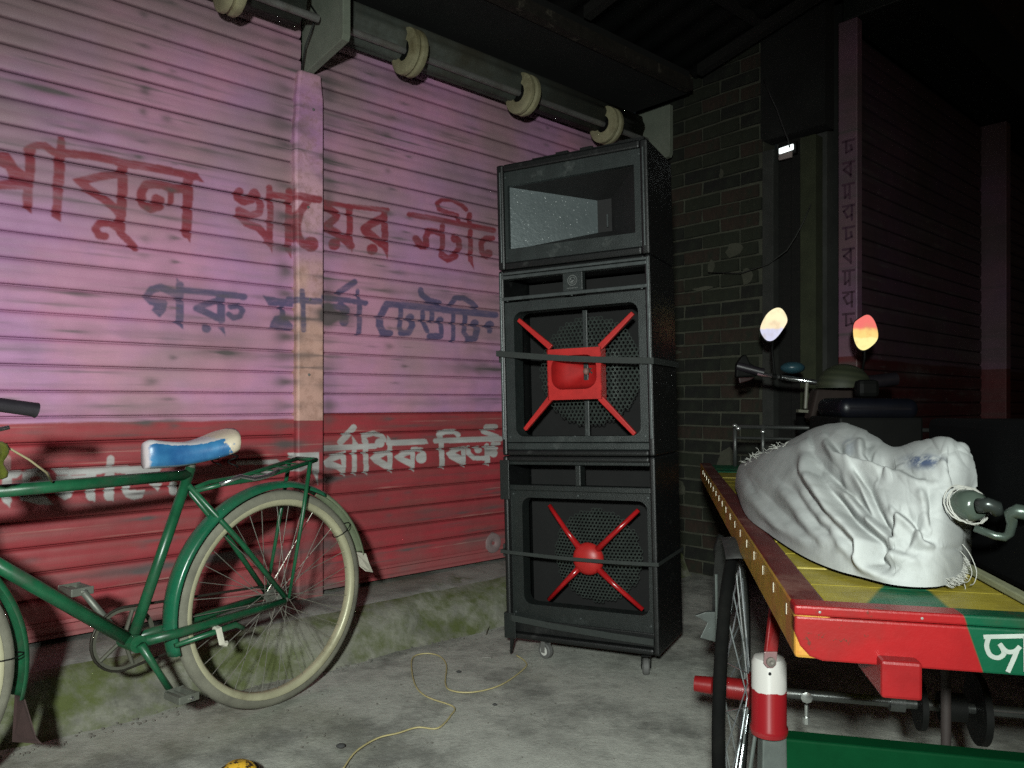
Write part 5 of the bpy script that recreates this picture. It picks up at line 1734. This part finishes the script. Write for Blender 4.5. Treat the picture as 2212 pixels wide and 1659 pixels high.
# glowing cloths added far behind the camera to give the mirrors a reflection
def glow_mat(name, lo, mid, hi, z0):
    t = NT(name)
    ge_ = t.n('ShaderNodeNewGeometry'); sp = t.n('ShaderNodeSeparateXYZ'); t.l(ge_.outputs['Position'], sp.inputs[0])
    nz = t.noise(ge_.outputs['Position'], 6, 5, .65)
    h = t.math('ADD', sp.outputs['Z'], t.math('MULTIPLY', nz, .12))
    c = t.mix(t.ramp(h, z0-.04, z0-.02), lo, mid)
    c = t.mix(t.ramp(h, z0+.10, z0+.16), c, hi)
    c = t.mix(t.math('MULTIPLY', t.ramp(t.noise(ge_.outputs['Position'], 4.5, 5, .6), .50, .66), .45), c, tuple(x*.45 for x in mid))
    t.l(c, t.b.inputs['Emission Color']); t.b.inputs['Emission Strength'].default_value = 1.25
    return t.finish((.2, .2, .2), .9)
def mirror_glow(c, w, h, mat, label):
    rt = root('mirror_glow_screen', (c.x, c.y, 0), 0, label, 'lit screen', 'glow screens added for the mirrors to reflect')
    g = MB()
    n = 24
    v = []
    for i in range(n+1):
        x = c.x - w/2 + w*i/n
        for z in (c.z-h/2, c.z+h/2):
            v.append((x, c.y + .03*math.sin(i*1.3), z))
    g.add(v, [(2*i, 2*i+1, 2*i+3, 2*i+2) for i in range(n)])
    obj('cloth', g, mat, rt, smooth='all')
    for s in (-1, 1):
        g = MB(); g.tube([(c.x+s*w/2, c.y, 0), (c.x+s*w/2, c.y, c.z+h/2)], .025, 8); obj('pole', g, m_rafter, rt)
mirror_glow(LIT1, 1.5, 1.7, glow_mat('cream_mirror_glow', (.62, .62, .80), (1.0, .80, .52), (1.0, .88, .55), LIT1.z), 'cream glow screen added behind the camera for the left mirror to reflect')
mirror_glow(LIT2, 1.5, 1.7, glow_mat('yellow_mirror_glow', (1.0, .86, .36), (1.0, .66, .22), (.85, .18, .16), LIT2.z), 'yellow and red glow screen added behind the camera for the right mirror to reflect')

# ------------------------------------------------------------------ black case on the deck
m_case = M('black_case', (.002, .0022, .0025), .9, var=.3, spec=.06)
g = MB()
b0 = Vector((.690, .975, ZD)); 
g.box(b0, VB*.40, VA*.48, (0, 0, .235))
cs = obj('black_case', g, m_case, bevel=.012, cat='case', label='plain black case standing on the van deck right of the white sack')
g = MB(); g.box(Vector((.664, .965, ZD-.002)), VB*.016, VA*.5, (0, 0, .010)); obj('lath', g, M('pale_lath', (.26, .27, .16), .6), bevel=.002, cat='lath', label='narrow pale lath lying along the black case on the deck')

# ------------------------------------------------------------------ white woven sack
ST_ = [((1590, 1065), (1601, 1002), 2.30), ((1610, 1110), (1646, 978), 2.08), ((1660, 1152), (1700, 950), 1.90), ((1730, 1198), (1765, 922), 1.74),
       ((1800, 1229), (1825, 913), 1.60), ((1865, 1247), (1885, 938), 1.46), ((1925, 1262), (1930, 965), 1.34), ((1985, 1268), (1990, 952), 1.27),
       ((2035, 1265), (2050, 947), 1.21), ((2074, 1250), (2096, 972), 1.18), ((2080, 1205), (2112, 1050), 1.17)]
Fp = [on_z(x, y, ZD+.004) if k < 10 else at(x, y, 1.16) for k, ((x, y), _, _) in enumerate(ST_)]
Fp[0] = on_z(1588, 1058, ZD+.004); Fp[0] = at(1588, 1050, 2.25)
Tp = [at(t_[0], t_[1], Y_) for (_, t_, Y_) in ST_]
def cr(P, u):
    n = len(P)-1; x = u*n; i = min(int(x), n-1); f = x-i
    p0, p1, p2, p3 = P[max(i-1, 0)], P[i], P[i+1], P[min(i+2, n)]
    return .5*((2*p1) + (p2-p0)*f + (2*p0-5*p1+4*p2-p3)*f*f + (-p0+3*p1-3*p2+p3)*f**3)
NU, NV = 380, 210
def proj(P):
    return 1106 + F*P.x/P.y, 870 - F*(P.z-1)/P.y
base = np.zeros((NU+1, NV+1, 3))
for i in range(NU+1):
    u = i/NU
    Fq, Tq = cr(Fp, u), cr(Tp, u)
    Bq = Vector((Tq.x, Tq.y, 0)) + Vector((.045, .13, 0)) * min(1, .3+3*min(u, 1-u)); Bq.z = ZD+.004
    for j in range(NV+1):
        w = j/NV
        if w < .68:
            th = w/.68*math.pi/2
            ca_, sa_ = math.cos(th), math.sin(th)
            h = 1 - ca_**1.0
            p = Fq + (Tq-Fq)*0
            hor = (1-ca_)**.85; ver = sa_**.9
            p = Vector((Fq.x+(Tq.x-Fq.x)*hor, Fq.y+(Tq.y-Fq.y)*hor, Fq.z+(Tq.z-Fq.z)*ver))
        else:
            th = (w-.68)/.32*math.pi/2
            hor = math.sin(th)**.9; ver = math.cos(th)**.8 if th < math.pi/2-1e-6 else 0
            p = Vector((Tq.x+(Bq.x-Tq.x)*hor, Tq.y+(Bq.y-Tq.y)*hor, Bq.z+(Tq.z-Bq.z)*ver))
        base[i, j] = p
# normals
du = np.gradient(base, axis=0); dv = np.gradient(base, axis=1)
nr = np.cross(du, dv); ln = np.linalg.norm(nr, axis=2, keepdims=True); nr = nr/np.maximum(ln, 1e-9)
if nr[NU//2, NV//3].dot(np.array([0, -1, .5])) < 0: nr = -nr
px = 1106 + F*base[..., 0]/base[..., 1]; py = 870 - F*(base[..., 2]-1)/base[..., 1]
def zz(pts): return [(1672.2+.2856*x, 891.9+.2856*y) for x, y in pts]
def fold(pts, width, depth, ridge=.5, wide=1.3):
    width = width*wide
    """Cloth fold: a valley along the line, a raised lip beside it."""
    P = zz(pts); out = np.zeros(px.shape)
    best = np.full(px.shape, 1e9); sgn = np.zeros(px.shape)
    tot = len(P)-1; along = np.zeros(px.shape)
    for k, ((x0, y0), (x1, y1)) in enumerate(zip(P, P[1:])):
        L2 = (x1-x0)**2+(y1-y0)**2
        tt = np.clip(((px-x0)*(x1-x0)+(py-y0)*(y1-y0))/L2, 0, 1)
        dx, dy = px-(x0+tt*(x1-x0)), py-(y0+tt*(y1-y0))
        d_ = np.hypot(dx, dy); s_ = np.sign((x1-x0)*(py-y0)-(y1-y0)*(px-x0))
        m = d_ < best; best[m] = d_[m]; sgn[m] = s_[m]; along[m] = (k+tt[m])/tot
    fade = np.clip(along*6, 0, 1)*np.clip((1-along)*6, 0, 1); fade = fade*.8+.2*(np.clip(best/1, 0, 1) < 2)
    w1 = width
    sd = best*sgn
    # a tuck: steep on one side, rolled lip beside it, long easy slope on the other
    valley = -depth*np.where(sd > 0, np.exp(-(sd/(w1*.55))**2), np.exp(-(sd/(w1*1.7))**2))
    lip = depth*1.0*np.where(sd > 0, np.exp(-((sd-w1*1.5)/(w1*1.1))**2), 0)*np.clip(sd/(w1*.5), 0, 1)
    return (valley+lip)*fade
def creases(cell, stretch, ang, depth, seed, warp=18):
    """Flat facets parted by sharp creases."""
    r2 = np.random.default_rng(seed)
    wx = px + warp*np.sin(py*.017+seed) + warp*.5*np.sin(px*.031+py*.02+seed*2); wy = py + warp*np.sin(px*.019+seed*1.7)
    ca__, sa__ = math.cos(ang), math.sin(ang)
    U = (wx*ca__ + wy*sa__)/(cell*stretch); V = (-wx*sa__ + wy*ca__)/cell
    iu, iv = np.floor(U).astype(int), np.floor(V).astype(int)
    tab = r2.random((64, 64, 3))
    f1 = np.full(px.shape, 1e9); f2 = f1.copy(); hh = np.zeros(px.shape)
    for a in (-1, 0, 1):
        for b in (-1, 0, 1):
            q = tab[(iu+a) % 64, (iv+b) % 64]
            dx, dy = iu+a+q[..., 0]-U, iv+b+q[..., 1]-V
            d_ = np.hypot(dx, dy)
            m = d_ < f1
            f2 = np.where(m, f1, np.minimum(f2, d_)); f1 = np.where(m, d_, f1)
            hh = np.where(m, (q[..., 2]-.5)*.8 + (q[..., 0]-.5)*dy*1.6, hh)
    e = np.clip((f2-f1)/.45, 0, 1)
    return depth*(e*(2-e) - .6 + hh*e)
disp = np.zeros(px.shape)
disp += fold([(290,290),(320,450),(430,600),(520,730),(640,850),(750,960),(740,1130),(820,1190),(940,1230)], 10, .026, .8)
disp += fold([(340,380),(460,510),(580,590),(700,740),(850,900)], 9, .018, .8)
disp += fold([(410,180),(500,300),(640,350),(800,390),(900,380)], 7, .016, .7)
disp += fold([(600,400),(700,560),(740,680),(780,800),(880,920)], 6, .012, .8)
disp += fold([(930,730),(1010,790),(1090,860),(1140,950),(1230,985)], 6, .017, .9)
disp += fold([(870,920),(890,850),(930,760)], 6, .010, .8)
disp += fold([(1010,1010),(1060,900),(1100,850)], 6, .010, .7)
disp += fold([(1160,560),(1180,700),(1190,860)], 7, .009, .7)
disp += fold([(1320,330),(1340,480),(1380,600)], 7, .012, .6)
disp += fold([(800,480),(860,420),(960,420),(1060,470),(1180,500)], 7, .008, .7)
disp += fold([(60,520),(160,600),(320,850),(480,960)], 9, .007, .6)
disp += fold([(-120,560),(0,700),(160,860),(340,980)], 9, .006, .6)
disp += fold([(190,470),(300,640),(470,840),(600,1000),(680,1120)], 8, .008, .6)
disp += fold([(700,200),(690,290),(730,330)], 7, .008, .6)
disp += fold([(-200,300),(-60,260),(120,220),(280,180)], 8, .004, .6)
disp += fold([(-230,420),(-150,600),(0,760),(120,900)], 8, .005, .6)
disp += fold([(780,1050),(880,1010),(1000,1050),(1120,1070)], 8, .008, .6)
for _ in range(3):
    disp[1:-1, 1:-1] = (disp[1:-1, 1:-1]*2 + disp[:-2, 1:-1] + disp[2:, 1:-1] + disp[1:-1, :-2] + disp[1:-1, 2:])/6
# rounded body swell, keep the hem on the deck
hem = np.clip(np.minimum(np.arange(NV+1)/10.0, 1), 0, 1)[None, :]
ends = np.clip(np.minimum(np.arange(NU+1)/14.0, (NU-np.arange(NU+1))/14.0), .0, 1)[:, None]
# the right end is limper: fade its folds a little, and lay faint long creases along the bag
disp *= np.where(px > 1930, .72, 1.0)
disp += creases(62, 3.4, R(48), .0015, 3)*(.45+.55*np.clip((px-1700)/90, 0, 1)) + creases(34, 3.0, R(38), .0010, 9)*(px > 1760) + creases(70, 1.4, R(-20), .0026, 5)*np.clip((px-1880)/60, 0, 1)
disp += .0006*np.sin((px*.55+py*.75)*.16 + 2.2*np.sin(px*.021))*np.clip((1960-px)/120, 0, 1)
P3 = base + nr*(disp*hem*ends)[..., None]*.95
P3[..., 2] = np.maximum(P3[..., 2], ZD+.003)
g = MB()
vv = [tuple(P3[i, j]) for i in range(NU+1) for j in range(NV+1)]
ff = [(i*(NV+1)+j, i*(NV+1)+j+1, (i+1)*(NV+1)+j+1, (i+1)*(NV+1)+j) for i in range(NU) for j in range(NV)]
g.add(vv, ff)
for (i0) in (0, NU):
    ring_ = [i0*(NV+1)+j for j in range(NV+1)]
    g.add([], []); g.f.append(tuple(ring_ if i0 else ring_[::-1])); g.m.append(0)
sk = root('woven_sack', (.75, 1.5, ZD), 0, 'crumpled white woven sack with frayed ends lying on the van deck', 'sack')
t = NT('woven_polypropylene')
at_ = t.n('ShaderNodeAttribute', attribute_name='print')
v_ = t.coords(None, (1, 1, 1))
w1 = t.n('ShaderNodeTexWave', bands_direction='X'); t.l(v_, w1.inputs[0]); w1.inputs['Scale'].default_value = 120; w1.inputs['Distortion'].default_value = 1.5
w2 = t.n('ShaderNodeTexWave', bands_direction='Y'); t.l(v_, w2.inputs[0]); w2.inputs['Scale'].default_value = 120; w2.inputs['Distortion'].default_value = 1.5
n1 = t.noise(v_, 7, 6, .65); n2 = t.noise(v_, 40, 5, .7)
c = t.mix(t.ramp(n1, .3, .7), (.27, .284, .277), (.36, .374, .366))
c = t.mix(t.math('MULTIPLY', t.ramp(n2, .55, .75), .35), c, (.19, .19, .17))
n3 = t.noise(v_, 3.2, 6, .7)
c = t.mix(t.math('MULTIPLY', t.ramp(n3, .52, .70), .35), c, (.17, .17, .15))
c = t.mix(t.math('MULTIPLY', at_.outputs['Fac'], t.ramp(n2, .38, .52)), c, (.05, .07, .125))
h = t.math('ADD', t.math('MULTIPLY', t.math('ADD', w1.outputs[1], w2.outputs[1]), .15), n2)
t.bump(h, .16, .0015)
t.b.inputs['Specular IOR Level'].default_value = .2
m_sack = t.finish(c, .8)
so = obj('sack_cloth', g, m_sack, sk, smooth='all')
me = so.data
ca_ = me.color_attributes.new('print', 'FLOAT_COLOR', 'POINT')
pr_ = np.zeros((len(me.vertices), 4), np.float32); pr_[:, 3] = 1
fx, fy = px.ravel(), py.ravel()
m1_ = np.exp(-(((fx-1995)/42)**2 + ((fy-996-(fx-1995)*.05)/15)**2)**1.5)
m2_ = .6*np.exp(-(((fx-1832)/16)**2 + ((fy-960)/16)**2)**1.5)
val = np.clip(m1_+m2_*0.6, 0, 1)
pr_[:len(val), 0] = val; pr_[:len(val), 1] = val; pr_[:len(val), 2] = val
if len(me.vertices) == len(val):
    ca_.data.foreach_set('color', pr_.ravel())
# frayed threads
m_thr = M('white_thread', (.33, .33, .30), .6, var=.1)
g = MB()
def thread(p, d0, L_, r=.0006, curl=1.0):
    pts = [Vector(p)]; d = Vector(d0).normalized()
    n = 6
    for k in range(n):
        d = (d + Vector((random.uniform(-.35, .35), random.uniform(-.35, .35), random.uniform(-.4, .3)))*curl*.5).normalized()
        q_ = pts[-1] + d*(L_/n)
        q_.z = max(q_.z, ZD+.002)
        pts.append(q_)
    g.tube(pts, [r]*(n) + [r*.5], 4, cap=False)
for k in range(200):          # hem at the near corner
    u = .82 + .165*random.random()
    i = int(u*NU); p = P3[i, random.randint(0, 3)]
    thread(p, (random.uniform(-.1, .5), -1, -.25), random.uniform(.004, .014), r=.0005, curl=.7)
for k in range(60):           # torn patch at the far end
    i = int((.02+.20*random.random())*NU); j = int((.48+.16*random.random())*NV)
    p = P3[i, j]; nn = nr[i, j]
    thread(p, Vector(nn)*.45 + Vector((random.uniform(-1, 1), random.uniform(-.5, .5), random.uniform(-.6, .5))), random.uniform(.006, .022), curl=1.8)
for (a, b) in (((2074, 1190), (2088, 1262)), ((2079, 1175), (2101, 1268)), ((2060, 1235), (2074, 1290))):
    P0, P1_ = at(*a, 1.13), at(*b, 1.10)
    C_ = [P0, P0.lerp(P1_, .3)+Vector((.007, 0, .003)), P0.lerp(P1_, .65)+Vector((.011, 0, .001)), P0.lerp(P1_, .9)+Vector((.004, 0, 0)), P1_+Vector((-.006, -.004, .004))]
    g.tube([cr(C_, q/16) for q in range(17)], .0006, 5, cap=False)
thr = obj('frayed_threads', g, m_thr, sk); thr['kind'] = 'stuff'
# dark torn holes are shadows between strands: small raised tufts
# machine neck poking from the sack, tied with strands
m_pipe = M('greenish_grey_pipe', (.09, .12, .10), .3, .5, var=.4, scale=20)
pf = root('pipe_fitting', at(2120, 1100, 1.08), 0, 'dark greenish pipe fitting with a bent handle poking from the white sack', 'pipe fitting')
g = MB(); g.lathe(at(2080, 1088, 1.10), (at(2125, 1098, 1.06)-at(2080, 1088, 1.10)), [(0, .016), (.0, .021), (.012, .022), (.026, .020), (.032, .014), (.034, 0)], 24); obj('pipe_neck', g, M('bottle_green_metal', (.075, .10, .08), .2, .2), pf, smooth=True)
g = MB(); g.tube([at(2112, 1092, 1.06), at(2135, 1090, 1.05), at(2150, 1095, 1.05), at(2158, 1110, 1.05)], [.010, .010, .010, .007], 12); obj('neck_elbow', g, M('dark_elbow', (.045, .055, .05), .3, .5), pf, smooth='all')
g = MB(); g.tube([at(2240, 1112, 1.02), at(2195, 1104, 1.03), at(2182, 1108, 1.035), at(2186, 1130, 1.04), at(2181, 1152, 1.045), at(2170, 1160, 1.05), at(2150, 1157, 1.055), at(2105, 1140, 1.07)], [.010, .010, .008, .0065, .006, .006, .0055, .005], 12); obj('bent_handle', g, m_pipe, pf, smooth='all')
g = MB()
for k in range(5):
    c_ = at(2078+k*6, 1088+k*1.5+random.uniform(-3, 3), 1.095); r_ = .0225+.004*random.random()
    axv = (at(2125, 1098, 1.06)-at(2080, 1088, 1.10)).normalized()
    u_ = axv.cross(Vector((0, 0, 1))).normalized(); w_ = axv.cross(u_)
    til = random.uniform(-.4, .4)
    g.tube([c_ + (u_*math.cos(q) + w_*math.sin(q))*r_ + axv*(.014*random.uniform(.6, 1)*math.sin(q+til*3)) for q in [2*math.pi*i/16 for i in range(16)]], .0011, 5, closed=True)
obj('tie_strands', g, m_thr, pf)

# ------------------------------------------------------------------ floor wire, scraps
def wz(x, y): return 613.2+.3615*x, 1059.1+.3615*y
def fl(x, y, z=.008): return on_z(*wz(x, y), z)
g = MB()
W_ = [(350,1670),(430,1560),(560,1480),(680,1450),(800,1415),(920,1420),(1000,1340),(1010,1290),(850,1230),(780,1150),(765,1010),(830,975),(920,985),(970,1040),(965,1150),(1000,1195),(1130,1205),(1300,1160),(1440,1060),(1440,1020),(1390,985)]
P = [fl(x, y) for x, y in W_]
g.tube([cr(P, i/120) for i in range(121)], .0027, 6)
obj('floor_wire', g, M('yellowish_wire', (.52, .45, .22), .5), smooth='all', cat='wire', label='thin yellowish wire looping over the concrete floor before the speakers')
g = MB()
P = [fl(1210, 860), fl(1225, 820), fl(1250, 790), fl(1310, 770)]
g.tube([cr(P, i/20) for i in range(21)], .0020, 6)
obj('wire_offcut', g, M('dark_wire', (.08, .07, .045), .5), smooth='all', cat='wire', label='short dark wire on the floor at the left foot of the speakers')
g = MB(); g.prism([fl(1180, 992), fl(1245, 995), fl(1240, 1003), fl(1215, 1000), fl(1185, 998)], (0, 0, .002)); obj('paper_scrap', g, m_thr, cat='scrap', label='tiny white paper scrap on the floor left of the speaker wheel')
for (x, y, s, lb) in ((1045, 1082, .010, 'small dark pebble on the floor inside the wire loops near the speakers'), (1260, 1278, .008, 'small dark pebble on open floor right of the looping wire'), (340, 1525, .014, 'flat dark pebble on the floor below the bicycle rear wheel')):
    g = MB(); c = fl(x, y, .008); g.ellipsoid(c, Vector((s, 0, 0)), Vector((0, s*.8, 0)), Vector((0, 0, s*.45)), 8, 5); obj('pebble', g, M('pebble_dark', (.05, .05, .05), .9), smooth='all', cat='pebble', group='pebbles on the floor', label=lb)
g = MB()
for k in range(420):
    Yg = rng.uniform(1.7, 4.2); Xg = rng.uniform(-1.3, 1.0)*Yg/3
    Pq = Vector((Xg, Yg, 0))
    sdist = (Pq-W0).dot(N)
    if sdist < .47: continue
    r_ = rng.uniform(.0015, .0045)
    g.ellipsoid((Xg, Yg, .004), Vector((r_, 0, 0)), Vector((0, r_*.8, 0)), Vector((0, 0, r_*.7)), 5, 3)
for k in range(260):
    Pq = wp(rng.uniform(-1.4, 2.0), rng.uniform(.43, .50), .004); r_ = rng.uniform(.002, .006)
    g.ellipsoid(Pq, Vector((r_, 0, 0)), Vector((0, r_*.8, 0)), Vector((0, 0, r_*.7)), 5, 3)
obj('grit', g, M('floor_grit', (.22, .21, .18), .95, var=.7, scale=30), kind='stuff', cat='grit', label='loose grit scattered over the concrete floor')
# yellow chipped knob at the bottom edge
yk = root('yellow_cap', on_z(515, 1668, 0), 0, 'chipped yellow and black domed cap at the bottom edge of the floor', 'cap')
yc = on_z(515, 1705, 0)
g = MB(); g.lathe(Vector((yc.x, yc.y, 0)), (0, 0, 1), [(0, .040), (.02, .046), (.045, .047), (.052, .044), (.060, .038), (.068, .026), (.071, 0)], 32)
t = NT('chipped_yellow')
v_ = t.coords(None, (1, 1, 1)); n1 = t.noise(v_, 34, 6, .7)
m_yel = t.finish(t.mix(t.ramp(n1, .50, .56), (.72, .42, .03), (.03, .02, .012)), .35)
obj('domed_lid', g, m_yel, yk, smooth=True)
g = MB(); g.lathe(Vector((yc.x, yc.y, .047)), (0, 0, 1), [(0, .047), (.003, .050), (.006, .047)], 32); obj('lid_rim', g, m_dark, yk, smooth=True)
